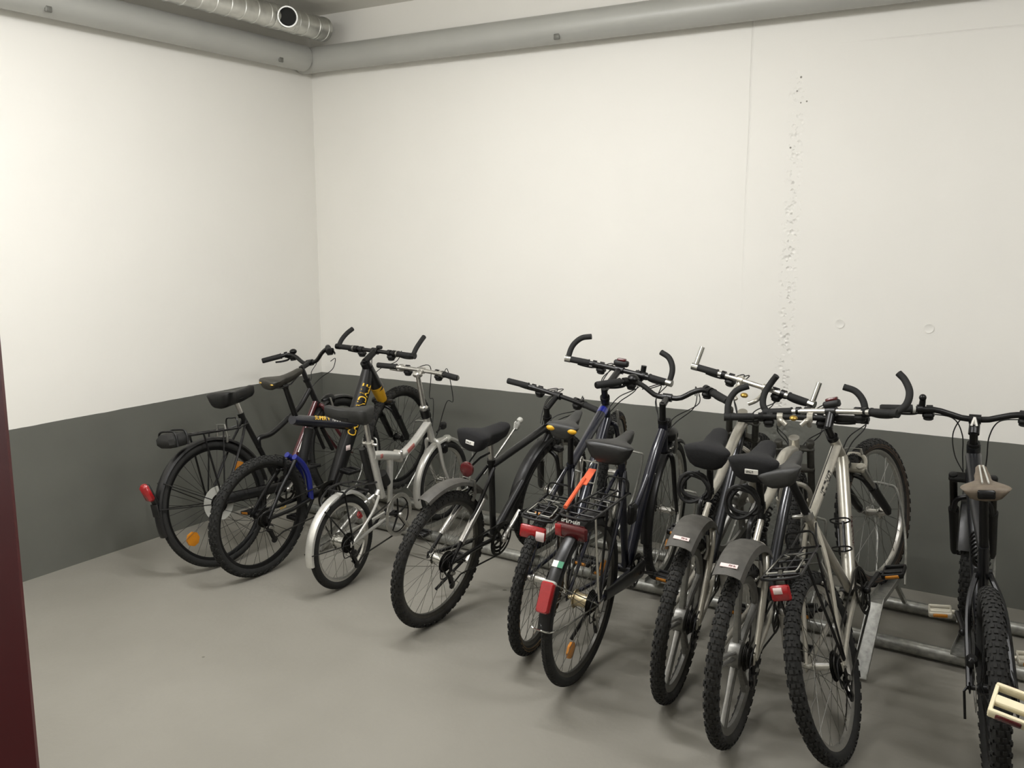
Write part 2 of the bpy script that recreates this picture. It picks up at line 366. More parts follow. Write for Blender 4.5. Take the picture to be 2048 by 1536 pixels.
MB().lathe((0, -0.36, 0), bd, [(0.058, 0.03), (0.058, 0.125), (0.0625, 0.128), (0.0625, 0.138), (0.0545, 0.138), (0.0535, 0.12), (0.0535, 0.05)], 32).build('branch_collar', DUCTM, duct, 30)
MB().lathe((0, -0.36, 0), bd, [(0.053, 0.108), (0.053, 0.112)], 32).build('branch_inner_shade', mat('duct_inside_shade', '1a1a18', 0.8), duct)  # near-black disc across the collar: the shade inside the branch, put into colour
for yy in (-0.30, -2.2, -3.9): MB().cyl((0.0, yy, Rd), (0.0, yy, CEIL-3.175), 0.004, 8).build('hanger_rod', STEEL, duct)
LAMPM = mat('lamp_housing', 'd9d8d2', 0.4)
TUBEM = bpy.data.materials.new('fluorescent_tube'); TUBEM.use_nodes = True
TUBEM.node_tree.nodes['Principled BSDF'].inputs['Emission Color'].default_value = (1.0, 0.985, 0.955, 1)
TUBEM.node_tree.nodes['Principled BSDF'].inputs['Emission Strength'].default_value = 4.0
for i, (x, y, rz, wt) in enumerate(LAMPS):
    f = bpy.data.objects.new('ceiling_lamp', None); COL.objects.link(f); f.location = (x, y, CEIL-0.075); f.rotation_euler = (0, 0, rz)
    tag(f, ['long fluorescent ceiling lamp over the middle of the bicycle row', 'long fluorescent ceiling lamp over the right side of the room', 'long fluorescent ceiling lamp near the door'][i], 'lamp')
    MB().box((0, 0, 0.045), (1.55, 0.12, 0.06), None, 0.01).build('housing', LAMPM, f)
    for sy in (-0.028, 0.028): MB().tube([V(-0.72, sy, -0.005), V(0.72, sy, -0.005)], 0.013, 12).build('tube', TUBEM, f)

# ------------------------------------------------------------------ bicycle builder (local axes: x right, y forward, z up)
def wheel(bike, name, c, R, rt, M=None, style='spoke', tread='knob', rimm=ALU, tyrem=RUB, rear=True, spokem=SPOKE, hubm=ALU, cass=True, nsp=32, refl=(), hubr=0.016, side=None, ks=0.95):
    M = M or Matrix.Identity(4); T = M @ Matrix.Translation(c)
    rb = R-2*rt+0.006                       # bead seat radius
    dp = 0.018 if style == 'spoke' else 0.028
    rim = MB().lathe((0, 0, 0), (1, 0, 0), [(rb+0.004, -0.013), (rb-dp*0.5, -0.012), (rb-dp, -0.006), (rb-dp, 0.006), (rb-dp*0.5, 0.012), (rb+0.004, 0.013), (rb-0.004, 0.0)], 64, True).xf(T).build(name, rimm, bike)
    ty = MB(); prof = []
    for k in range(14):
        a = 2*math.pi*k/14; prof.append((R-rt+math.cos(a)*rt*(1.0 if tread != 'knob' else 0.95), math.sin(a)*rt*(0.98 if tread != 'knob' else 0.95)))
    ty.lathe((0, 0, 0), (1, 0, 0), prof, 80, True).xf(T).build('tyre', tyrem, rim)
    if side:
        for sg in (-1, 1):
            MB().lathe((0, 0, 0), (1, 0, 0), [(rb+0.006, sg*0.014), (R-rt-0.012, sg*rt*0.86), (R-rt+0.004, sg*(rt*0.93+0.0008)), (R-rt+0.003, sg*rt*0.9), (R-rt-0.012, sg*rt*0.8), (rb+0.006, sg*0.012)], 80, True).xf(T).build('sidewall', side, rim)
    if tread == 'knob':
        kb = MB(); n = 96
        for i in range(n):
            a0 = 2*math.pi*i/n
            rows = ((0.30, 0.011, 0), (-0.30, 0.011, 0), (0.95, 0.012, 0.5), (-0.95, 0.012, 0.5)) if i % 2 == 0 else ((0.0, 0.013, 0), (0.62, 0.010, 0), (-0.62, 0.010, 0), (1.25, 0.012, 0.0), (-1.25, 0.012, 0.0))
            for (b, wd, sh) in rows:
                a = a0+sh*2*math.pi/n
                rad = V(0, math.cos(a), math.sin(a)); tan = V(0, -math.sin(a), math.cos(a))
                nrm = rad*math.cos(b)+V(1, 0, 0)*math.sin(b); bi = nrm.cross(tan)
                kb.box(rad*(R-rt)+nrm*(rt*0.95+0.0008), (wd*ks, 0.0125, 0.0062), (bi, tan, nrm))
        kb.xf(T).build('tread_knobs', KNOB, rim, 0, 'stuff')
    elif tread == 'line':
        kb = MB(); n = 110
        for i in range(n):
            a = 2*math.pi*i/n
            for b in (-0.55, 0.0, 0.55):
                rad = V(0, math.cos(a), math.sin(a)); tan = V(0, -math.sin(a), math.cos(a)); nrm = rad*math.cos(b)+V(1, 0, 0)*math.sin(b); bi = nrm.cross(tan)
                kb.box(rad*(R-rt)+nrm*(rt-0.0004), (0.009, 0.012, 0.003), (bi, tan, nrm))
        kb.xf(T).build('tread_knobs', KNOB, rim, 0, 'stuff')
    fl = 0.033 if rear else 0.030; fr = hubr+0.010
    MB().lathe((0, 0, 0), (1, 0, 0), [(0.005, -0.066), (0.009, -0.064), (0.009, -0.05), (hubr, -fl-0.006), (fr, -fl), (fr, -fl+0.003), (hubr, -fl+0.006), (hubr*0.92, 0), (hubr, fl-0.006), (fr, fl-0.003), (fr, fl), (hubr, fl+0.006), (0.009, 0.05), (0.009, 0.064), (0.005, 0.066)], 20).xf(T).build('hub', hubm, rim)
    if style == 'spoke':
        sp = MB()
        for i in range(nsp):
            sd = 1 if i % 2 else -1; a = 2*math.pi*i/nsp; off = 0.75*(1 if (i//2) % 2 else -1)
            p0 = V(sd*fl, math.cos(a+off)*fr*0.92, math.sin(a+off)*fr*0.92); p1 = V(sd*0.004, math.cos(a)*(rb-dp+0.002), math.sin(a)*(rb-dp+0.002))
            sp.tube([p0, p1], 0.00125, 4, caps=False)
        sp.xf(T).build('spokes', spokem, rim, 60, 'stuff')
    else:                                   # moulded wheel with paired blades
        for i in range(5):
            for dlt in (-0.13, 0.13):
                a = 2*math.pi*i/5+0.35; p0 = V(0, math.cos(a+dlt*2.2)*0.04, math.sin(a+dlt*2.2)*0.04); p1 = V(0, math.cos(a+dlt*0.45)*(rb-dp+0.004), math.sin(a+dlt*0.45)*(rb-dp+0.004))
                MB().tube([p0, (p0+p1)/2, p1], [0.013, 0.010, 0.012], 8, flat=0.62, up=(1, 0, 0)).xf(T).build('spoke', rimm, rim)
        MB().lathe((0, 0, 0), (1, 0, 0), [(0.02, -0.04), (0.052, -0.02), (0.056, 0), (0.052, 0.02), (0.02, 0.04)], 24).xf(T).build('hub_shell', rimm, rim)
    if rear and cass:
        cb = MB()
        for k in range(7):
            r = 0.054-0.0048*k; x = 0.036+0.0042*k; pr = []
            cb.lathe((0, 0, 0), (1, 0, 0), [(r-0.012, x-0.001), (r, x-0.001), (r, x+0.001), (r-0.012, x+0.001)], 28, True)
        cb.lathe((0, 0, 0), (1, 0, 0), [(0.018, 0.034), (0.018, 0.066)], 16)
        cb.xf(T).build('cassette', DSTEEL, rim, 30)
    for (ang, rr, m_, w_) in refl:
        a = R_(ang); rad = V(0, math.cos(a), math.sin(a)); tan = V(0, -math.sin(a), math.cos(a))
        MB().lathe(rad*rr, (1, 0, 0), [(w_*0.38, -0.007), (w_*0.48, -0.005), (w_*0.48, 0.005), (w_*0.38, 0.007)], 8).xf(T).build('spoke_reflector', m_, rim)
    return rim
def saddle(bike, ur, vr, un, vn, wr=0.075, m=VINYL, th=0.042, puff=0.0, yaw=0.0, tagtxt=None, corner=None, rail=BLKM, wn=0.021, shift=0.0, cs_=1.0):
    L = math.hypot(un-ur, vn-vr); n = 13; rings = []
    X = V(1, 0, 0); Y = V(0, (un-ur)/L, (vn-vr)/L); Z = X.cross(Y)
    for i in range(n):
        t = (0.0, 0.015, 0.045, 0.09, 0.16, 0.25, 0.35, 0.46, 0.58, 0.70, 0.82, 0.93, 1.0)[i]
        w0 = wr*(1-max(0, (t-0.12)/0.5)**1.25) if t < 0.62 else 0
        wd = max(w0, wn+puff*0.35+(0.006 if t < 0.8 else 0))
        rnd = math.sqrt(max(0.0, 1-(1-t/0.1)**2)) if t < 0.1 else 1.0
        wd *= 0.62+0.38*rnd
        if t > 0.9: wd *= 1-3.5*(t-0.9)
        hh = th*(0.70+0.5*(1-t)**1.5)*(0.7 if t > 0.97 else 1)*(0.45+0.55*rnd)+puff*0.5*rnd
        zt = 0.016*math.cos(t*5.2)*0.5-(0.006 if t > 0.96 else 0)-0.014*(1-rnd); rg = []
        for k in range(16):
            a = 2*math.pi*k/16; ca, sa = math.cos(a), math.sin(a)
            x = wd*math.copysign(abs(ca)**0.75, ca); z = (zt+(0.010+puff*0.3)*sa) if sa >= 0 else (zt-hh*abs(sa)**0.8)
            x *= 1.0 if sa > -0.3 else (0.84 if puff == 0 else 0.9)
            rg.append(P(ur, vr)+X*x+Y*(t*L)+Z*(z-0.012))
        rings.append(rg)
    M = Matrix.Identity(4)
    if yaw:
        c = P(ur, vr)+Y*(L*0.42); M = Matrix.Translation(c+V(shift, 0, 0)) @ Matrix.Rotation(yaw, 4, 'Z') @ Matrix.Translation(-c)
    sd = MB().loft(rings).xf(M).build('saddle', m, bike, 60)
    rl = MB()
    for sg in (-1, 1): rl.tube([M @ (P(ur, vr)+X*(sg*0.03)+Y*(L*0.12)-Z*0.045), M @ (P(ur, vr)+X*(sg*0.022)+Y*(L*0.3)-Z*0.062), M @ (P(ur, vr)+X*(sg*0.022)+Y*(L*0.6)-Z*0.062), M @ (P(ur, vr)+X*(sg*0.012)+Y*(L*0.88)-Z*0.035)], 0.0036, 6)
    rl.box(M @ (P(ur, vr)+Y*(L*0.45)-Z*0.064), (0.05, 0.045, 0.022), None, 0.005)
    rl.build('saddle_rails', rail, sd)
    if tagtxt:
        q = P(ur, vr)-Y*0.0015-Z*(0.034+puff*0.1)+X*0.0
        tg = MB().box(q+X*tagtxt[1], (0.048, 0.004, 0.018), (X, Y, Z), 0.001).build('brand_tag', WHT, sd, 0)
        plane_text('#4', 0.011, q+X*(tagtxt[1]-0.019)-Y*0.0026-Z*0.004, X, Z, sd, BLK)
    if corner:
        for sg in (-1, 1): MB().ball(P(ur, vr)+X*(sg*(wr-0.026))+Y*0.006-Z*0.018, (0.022*cs_, 0.012, 0.012*cs_), 12).build('corner_patch', corner, sd)
    return sd
def pedal(crank, c, m=BLKM, refl=AMB, ax=None, big=1.0, sgn=1, resin=False):
    pd = MB(); w, l, h = 0.085*big, 0.095*big, 0.022*big
    X, Y, Z = ax or (V(1, 0, 0), V(0, 1, 0), V(0, 0, 1)); c = Vector(c)
    for s_ in (-1, 1):
        pd.box(c+Y*(s_*l*0.44), (w, 0.010*big, h), (X, Y, Z), 0.003)
        pd.box(c+X*(s_*w*0.46), (0.009*big, l*0.9, h*0.8), (X, Y, Z), 0.003)
    pd.tube([c-X*(w*0.62*sgn), c+X*(w*0.45*sgn)], 0.009, 10)
    pd.box(c, (w*0.9, 0.026*big, h*0.7), (X, Y, Z), 0.004)
    if resin:
        for q in (-0.25, 0.25): pd.box(c+Y*(l*q), (w*0.9, 0.008, h*0.6), (X, Y, Z))
    po = pd.build('pedal', m, crank)
    if refl:
        for s_ in (-1, 1): MB().box(c+Y*(s_*(l*0.5+0.002)), (w*0.62, 0.006, h*0.62), (X, Y, Z), 0.002).build('pedal_reflector', refl, crank)
    return po
def crankset(bike, bb, ang, rr=0.088, ringm=DSTEEL, armm=ALU, pm=BLKM, prefl=AMB, guard=None, L=0.17, rings=2, pedals=(1, 1), ptilt=0.0):
    c = P(*bb); mb = MB()
    mb.lathe(c, (1, 0, 0), [(0.02, -0.036), (0.02, 0.036)], 16)
    for k in range(rings):
        r = rr-0.016*k; x = 0.050-0.006*k
        mb.lathe(c, (1, 0, 0), [(r-0.012, x-0.0015), (r, x-0.0015), (r+0.003, x), (r, x+0.0015), (r-0.012, x+0.0015)], 40, True)
    for k in range(5):
        a = R_(ang)+2*math.pi*k/5; mb.tube([c+V(0.05, 0, 0), c+V(0.05, math.cos(a)*(rr-0.006), math.sin(a)*(rr-0.006))], [0.010, 0.006], 6, flat=0.5, up=(0, 1, 0))
    cs = mb.build('crankset', ringm, bike, 30)
    if guard: MB().lathe(c, (1, 0, 0), [(rr-0.008, 0.054), (rr+0.016, 0.054), (rr+0.016, 0.058), (rr-0.008, 0.058)], 40, True).build('chain_guard_ring', guard, cs)
    tl = (V(1, 0, 0), V(0, math.cos(ptilt), math.sin(ptilt)), V(0, -math.sin(ptilt), math.cos(ptilt)))
    for sg in (1, -1):
        a = R_(ang) if sg > 0 else R_(ang+180); e = c+V(sg*0.078, math.cos(a)*L, math.sin(a)*L)
        MB().tube([c+V(sg*0.062, 0, 0), c+V(sg*0.066, 0, 0)+(e-c-V(sg*0.078, 0, 0))*0.3, e], [0.016, 0.011, 0.012], 8, flat=0.65, up=(1, 0, 0)).ball(c+V(sg*0.066, 0, 0), 0.016, 10).build('crank_arm', armm, cs)
        if pedals[0 if sg > 0 else 1]: pedal(cs, e+V(sg*0.062, 0, 0), pm, prefl, tl, 1.0, sg)
    return cs
def chain(bike, bb, hub, r1, r2, m=DSTEEL, low=None):
    c, h = P(*bb), Vector(hub); x = 0.047; pts = []
    d = (c-h).normalized(); n = Vector((0, -d.z, d.y))
    pts = [h+n*r2, c+n*r1]
    for k in range(1, 8):
        a = math.pi/2-math.pi*k/8; pts.append(c+d*(math.cos(a)*r1)+n*(math.sin(a)*r1))
    pts.append(c-n*r1)
    if low: pts += [low[1], low[0]]
    else: pts.append(h-n*r2)
    for k in range(1, 6):
        a = -math.pi/2-math.pi*k/6; pts.append(h+d*(math.cos(a)*r2)+n*(math.sin(a)*r2))
    for p in pts: p.x = x
    MB().tube(pts, 0.0042, 6, closed=True).build('chain', m, bike, 60, 'stuff')
def derailleur(bike, hub, m=BLKM, m2=STEEL):
    h = Vector(hub); mb = MB(); a = h+V(0.056, 0.012, -0.062); b = h+V(0.050, 0.055, -0.135)
    mb.tube([h+V(0.066, 0.0, -0.01), h+V(0.068, 0.0, -0.035), a+V(0.006, 0, 0)], 0.008, 8)
    mb.box(h+V(0.066, 0.012, -0.052), (0.02, 0.036, 0.03), None, 0.006)
    for x in (-0.008, 0.008): mb.tube([a+V(x, 0, 0), b+V(x, 0, 0)], [0.010, 0.009], 8, flat=0.22, up=(0, 1, 0))
    dr = mb.build('rear_derailleur', m, bike)
    pu = MB()
    for q in (a, b): pu.lathe(q, (1, 0, 0), [(0.006, -0.004), (0.019, -0.003), (0.019, 0.003), (0.006, 0.004)], 14)
    pu.build('jockey_wheels', PLA, dr)
    MB().box(h+V(0.074, 0.014, -0.05), (0.006, 0.04, 0.016), (V(1, 0, 0), V(0, 0.9, -0.43).normalized(), V(0, 0.43, 0.9).normalized()), 0.002).build('link_plate', m2, dr)
    MB().tube(spline([h+V(0.066, -0.01, -0.06), h+V(0.07, -0.075, -0.05), h+V(0.07, -0.07, 0.03), h+V(0.062, 0.06, 0.05)], 6), 0.0025, 6).build('shift_cable', PLA, dr)
    return dr
def fork(bike, head0, head1, hub, S, kind='rigid', m=BLK, m2=ALU, m3=None, wd=0.054, Rw=0.333):
    h0, h1, hb = P(*head0), P(*head1), P(*hub); ax = (h1-h0).normalized(); cr = h1+ax*0.022; mb = MB()
    m3 = m3 or m
    if kind == 'rigid':
        mb.tube([cr-ax*0.03, cr], 0.017, 12)
        for s in (-1, 1):
            mid = cr+(hb-cr)*0.55-V(0, 0.018, 0)
            mb.tube(spline([cr+V(s*0.012, 0, 0.006), cr+V(s*0.045, 0, -0.012), mid+V(s*wd, 0, 0), hb+V(s*wd, -0.002, 0.004)], 7), [0.014, 0.0095], 10)
            mb.box(hb+V(s*wd, 0, 0), (0.006, 0.024, 0.03), None, 0.002)
        return mb.xf(S).build('fork', m, bike)
    dirn = (hb-cr); n = Vector((0, dirn.z, -dirn.y)).normalized(); w2 = wd+0.012
    legs = [cr+V(s*w2, 0, 0) for s in (-1, 1)]; top = ax*-0.13 if kind == 'dual' else ax*0
    for s in (-1, 1):
        a = cr+V(s*w2, 0, 0)+top; mid = cr+V(s*w2, 0, 0)+dirn*0.42; e = hb+V(s*w2, 0, 0)
        mb.tube([mid-dirn*0.02, mid, mid+dirn*0.05, hb+V(s*w2, -0.008, 0.02), e], [0.0225, 0.0225, 0.0205, 0.018, 0.012], 14)
    mid = cr+dirn*0.42
    mb.tube(spline([mid+V(-w2, -0.018, 0), mid+V(-w2*0.8, -0.02, 0)+dirn.normalized()*-0.075, mid+V(0, -0.02, 0)+dirn.normalized()*-0.10, mid+V(w2*0.8, -0.02, 0)+dirn.normalized()*-0.075, mid+V(w2, -0.018, 0)], 6), 0.011, 8)
    fk = mb.xf(S).build('fork', m, bike)
    for s in (-1, 1): MB().tube([cr+V(s*w2, 0, 0)+top*1.0, cr+V(s*w2, 0, 0)+dirn*0.44], 0.0155, 14).xf(S).build('stanchion', m2, fk)
    cw = MB(); cw.box(cr, (2*w2+0.034, 0.042, 0.026), (V(1, 0, 0), n, ax), 0.008)
    if kind == 'dual': cw.box(cr+top*0.82, (2*w2+0.036, 0.036, 0.016), (V(1, 0, 0), n, ax), 0.006)
    cw.xf(S).build('fork_crown', m3, fk)
    for s in (-1, 1): MB().lathe(cr+V(s*w2, 0, 0)+top-ax*0.012, ax, [(0.006, -0.006), (0.016, -0.004), (0.018, 0.0), (0.018, 0.014)], 14).xf(S).build('fork_cap', m3, fk)
    return fk
def vbrake(bike, c, M, m=BLKM, wide=0.034, nm='brake', back=V(0, -0.02, 0)):
    mb = MB()
    for s in (-1, 1):
        mb.tube([c+V(s*0.036, 0, -0.055)+back, c+V(s*0.045, 0, -0.02)+back, c+V(s*0.034, 0, 0.045)+back], [0.009, 0.008, 0.006], 6)
        mb.box(c+V(s*0.024, 0, -0.026)+back*0.6, (0.012, 0.05, 0.012), None, 0.003)
    mb.tube([c+V(-0.034, 0, 0.045)+back, c+V(0.034, 0, 0.045)+back], 0.0025, 6)
    return mb.xf(M).build(nm, m, bike)
def handlebar(bike, clamp, hw, sweep, rise, S, m=BLK, ends=None, endm=GRIP, gripm=GRIP, glen=0.125, bends=None, clampm=None, lever=BLKM, shifter=True, grip_r=0.0165, flip=1.0, collar=None, leverdrop=0.03):
    C = P(*clamp)
    def bp(t):      # t from -1 (left) to 1 (right)
        a = abs(t); sg = 1 if t > 0 else -1
        if bends == 'swept':
            f = [(0, 0, 0), (0.2, 0.0, 0.0), (0.36, 0.015, 0.65), (0.52, 0.02, 1.0), (0.64, -0.12, 1.02), (1.0, -1.0, 0.78)]
            for i in range(len(f)-1):
                if f[i][0] <= a <= f[i+1][0]+1e-9:
                    q = (a-f[i][0])/(f[i+1][0]-f[i][0]); A, B = f[i], f[i+1]; y = A[1]+(B[1]-A[1])*q; z = A[2]+(B[2]-A[2])*q
                    xx = a if a < 0.52 else 0.52+(a-0.52)*1.0
                    return C+V(sg*hw*xx, sweep*y, rise*z)
        if bends == 'riser':
            z = rise*min(1, max(0, (a-0.12)/0.28)); return C+V(sg*hw*a, -sweep*a*a, z)
        return C+V(sg*hw*a, -sweep*a*a, rise*a)
    n = 28; pts = [bp(-1+2*i/n) for i in range(n+1)]
    if bends == 'swept': pts = [pts[0]]+[(pts[i-1]+pts[i]*2+pts[i+1])/4 for i in range(1, n)]+[pts[-1]]
    hb = MB().tube(pts, 0.0125, 12).xf(S).build('handlebar', m, bike)
    for sg in (-1, 1):
        e = bp(sg); d = (bp(sg)-bp(sg*0.82)).normalized(); a = e-d*glen
        MB().tube([a, a+d*0.006, a+d*0.0062, e-d*0.006, e], [grip_r+0.002, grip_r+0.002, grip_r, grip_r, grip_r-0.003], 14).xf(S).build('grip', gripm, hb)
        if collar: MB().tube([a-d*0.012, a-d*0.001], 0.0185, 14).xf(S).build('grip_collar', collar, hb)
        # brake lever: clamp body and blade
        lc = a-d*0.03; ldir = V(0, 0.86, -0.5)
        lv = MB().tube([lc-d*0.008, lc+d*0.012], 0.019, 12); lv.box(lc+ldir*0.025, (0.034, 0.034, 0.022), None, 0.006)
        lv.tube(spline([lc+ldir*0.035, lc+ldir*0.06+d*0.03, lc+ldir*0.062+d*0.07, lc+ldir*0.052+d*0.105], 5), [0.007, 0.0055, 0.0055, 0.006], 8, flat=0.6)
        lv.xf(S).build('brake_lever', lever, hb)
        if shifter:
            sc = a-d*0.062+V(0, 0.012, -0.026)
            MB().tube([a-d*0.055, a-d*0.078], 0.018, 12).box(sc, (0.045, 0.046, 0.026), None, 0.008).lathe(sc+V(0, 0, -0.012), (0, 0, -1), [(0.02, 0), (0.02, 0.006), (0.014, 0.010)], 16).xf(S).build('shifter', PLA, hb)
        if ends:
            q = e-d*0.012
            if ends == 'curve': off = [(0, 0, 0), (0.0, 0.02, 0.05), (0.012, 0.035, 0.085), (0.04, 0.05, 0.115), (0.085, 0.06, 0.13)]
            elif ends == 'flare': off = [(0, 0, 0), (-0.035, 0.03, 0.03), (-0.04, 0.06, 0.075), (-0.015, 0.085, 0.12), (0.012, 0.09, 0.15)]
            elif ends == 'short': off = [(0, 0, 0), (0, 0.012, 0.035), (0.0, 0.03, 0.095)]
            else: off = [(0, 0, 0), (0.0, 0.03, 0.04), (0.003, 0.075, 0.075), (0.01, 0.12, 0.10)]
            ps = [q+V(-sg*o_[0], o_[1], o_[2]) for o_ in off]
            MB().tube(spline(ps, 7), 0.0145 if ends != 'short' else 0.0125, 12).xf(S).build('bar_end', endm, hb)
            MB().tube([q-d*0.014, q+d*0.016], 0.018, 12).xf(S).build('bar_end_clamp', clampm or endm, hb)
    return hb
def cables(bike, S, clamp, hw, to, lvl=(-1, 1), m=PLA, drop=0.10, n=2, fwd=0.09):
    C = S @ P(*clamp); mb = MB(); to = P(*to)
    for i, sg in enumerate(lvl):
        for k in range(n):
            a = S @ (P(*clamp)+V(sg*(hw*0.45-0.02*k), 0.05, -0.02)); e = to+V(sg*0.016, 0.01-0.02*k, 0.03*k)
            b1 = a+V(-sg*0.05, fwd*(1+0.3*k), 0.01); b2 = (a+e)/2+V(sg*0.02*(k+1), fwd*(0.9+0.4*k), 0.02); b3 = e+V(sg*0.03, 0.06, drop*0.5)
            mb.tube(spline([a, b1, b2, b3, e], 7), 0.0026, 6)
    return mb.build('cables', m, bike, 60)
def bike_root(name, x, y, yaw, lean, label, group='bicycles parked in the rack'):
    r = bpy.data.objects.new(name, None); COL.objects.link(r)
    r.matrix_world = Matrix.Translation((x, y, 0.004)) @ Matrix.Rotation(-R_(yaw), 4, 'Z') @ Matrix.Rotation(R_(lean), 4, 'Y')
    r.empty_display_size = 0.2
    tag(r, label, 'bicycle', group)
    return r
def steer_matrix(h0, h1, deg):
    a = (P(*h0)-P(*h1)).normalized(); c = P(*h1)
    return Matrix.Translation(c) @ Matrix.Rotation(-R_(deg), 4, a) @ Matrix.Translation(-c)
def stays(mb, hub, bb, top, r=0.008, wd=0.066, ss=True, cs=True, tw=0.026):
    for s in (-1, 1):
        h = Vector(hub)+V(s*wd, 0, 0)
        if cs: mb.tube(spline([P(*bb)+V(s*0.03, 0, 0), P(*bb)+(h-P(*bb))*0.4+V(s*0.008, 0, 0), h], 5), [r*1.25, r], 8)
        if ss: mb.tube(spline([P(*top)+V(s*tw*0.6, 0, 0), P(*top)+(h-P(*top))*0.35+V(s*tw, 0, 0), h], 5), [r*0.95, r*0.95], 8)
        mb.box(h, (0.006, 0.034, 0.034), None, 0.004)
def headset(bike, h0, h1, m=BLKM):
    a, b = P(*h0), P(*h1); d = (a-b).normalized(); 
    for q, sg in ((a, 1), (b, -1)): MB().tube([q-d*0.006*sg, q+d*0.012*sg], 0.024, 16).build('headset_cup', m, bike)
def stem(bike, h0, h1, clamp, S, m=BLK, r=0.016, quill=0.03):
    a = P(*h0); d = (P(*h0)-P(*h1)).normalized(); c = P(*clamp); t = a+d*quill
    mb = MB().tube([a, t+d*0.012], 0.0155, 14); mb.tube([t, c], [r, r*0.95], 12); mb.tube([c-V(0.022, 0, 0), c+V(0.022, 0, 0)], 0.020, 14)
    return mb.xf(S).build('stem', m, bike)
def seat_post(bike, a, b, m=BLKM, r=0.0135): return MB().tube([P(*a), P(*b)], r, 12).build('seat_post', m, bike)
def carrier(bike, ur, uf, v0, v1, wd, hub, m=BLK, clip=CHRO, fwdto=None, bars=4, stay=BLK, rails=0.0055, rr=0.0):
    """a tubular rear carrier: deck from ur (rear) to uf (front)"""
    mb = MB(); w2 = wd/2; f = lambda u: v0+(v1-v0)*(u-ur)/(uf-ur)
    lp = [P(uf, f(uf), -w2*0.8), P(ur+0.05, f(ur+0.05), -w2), P(ur+0.01, f(ur), -w2*0.85), P(ur, f(ur), 0), P(ur+0.01, f(ur), w2*0.85), P(ur+0.05, f(ur+0.05), w2), P(uf, f(uf), w2*0.8)]
    mb.tube(spline(lp, 5), rails, 8)
    for k in range(bars):
        u = ur+(uf-ur)*(0.12+0.86*k/max(bars-1, 1)); mb.tube([P(u, f(u), -w2*0.97), P(u, f(u), w2*0.97)], rails*0.75, 6)
    mb.tube([P(ur+0.002, f(ur)), P(uf, f(uf))], rails*0.75, 6)
    mb.tube(spline([P(uf-0.015, f(uf), -w2*0.8), P(uf-0.012, f(uf)+0.055, -w2*0.7), P(uf-0.012, f(uf)+0.06, 0), P(uf-0.012, f(uf)+0.055, w2*0.7), P(uf-0.015, f(uf), w2*0.8)], 4), rails*0.8, 6)
    for s in (-1, 1):
        mb.tube([P((ur+uf)/2-0.05, f((ur+uf)/2), s*w2), Vector(hub)+V(s*0.074, 0, 0.02)], rails, 6)
        mb.tube([P((ur+uf)/2+0.08, f((ur+uf)/2+0.08), s*w2), Vector(hub)+V(s*0.074, 0.01, 0.02)], rails*0.8, 6)
        if fwdto: mb.tube([P(uf, f(uf), s*w2*0.7), P(fwdto[0], fwdto[1], s*0.02)], rails*0.75, 6)
    c = mb.build('rear_carrier', m, bike)
    if clip:
        sp = MB(); z = 0.012
        for s in (-1, 1):
            pts = [P(ur+0.03, f(ur+0.03)+z, s*w2*0.15), P(ur+0.03, f(ur+0.03)+z, s*w2*0.75), P(ur+0.045, f(ur)+z+0.003, s*w2*0.78), P(ur+(uf-ur)*0.5, f(ur+(uf-ur)*0.5)+z, s*w2*0.7), P(ur+(uf-ur)*0.58, f(ur+(uf-ur)*0.58)+z, s*w2*0.2), P(ur+(uf-ur)*0.66, f(ur+(uf-ur)*0.66)+z, s*w2*0.55)]
            sp.tube(pts, 0.0036, 6)
        sp.tube([P(ur+(uf-ur)*0.68, f(ur+(uf-ur)*0.68)+z, -w2*0.5), P(ur+(uf-ur)*0.68, f(ur+(uf-ur)*0.68)+z, w2*0.5)], 0.0036, 6)
        sp.build('spring_clip', clip, c)
    return c

# ------------------------------------------------------------------ the eleven bicycles
FRONT = []      # (root, front wheel point touching the rack, wheel radius) for the rack
def front(root, fh, R): FRONT.append((root, root.matrix_world @ P(fh[0], fh[1]-R), root.matrix_world @ P(*fh)))
RIMD = mat('dark_rim_metal', '55544f', 0.4, 0.7, 0.1, 60)
MAG = mat('moulded_wheel_grey', '7d7c77', 0.38, 0.6, 0.1, 60)

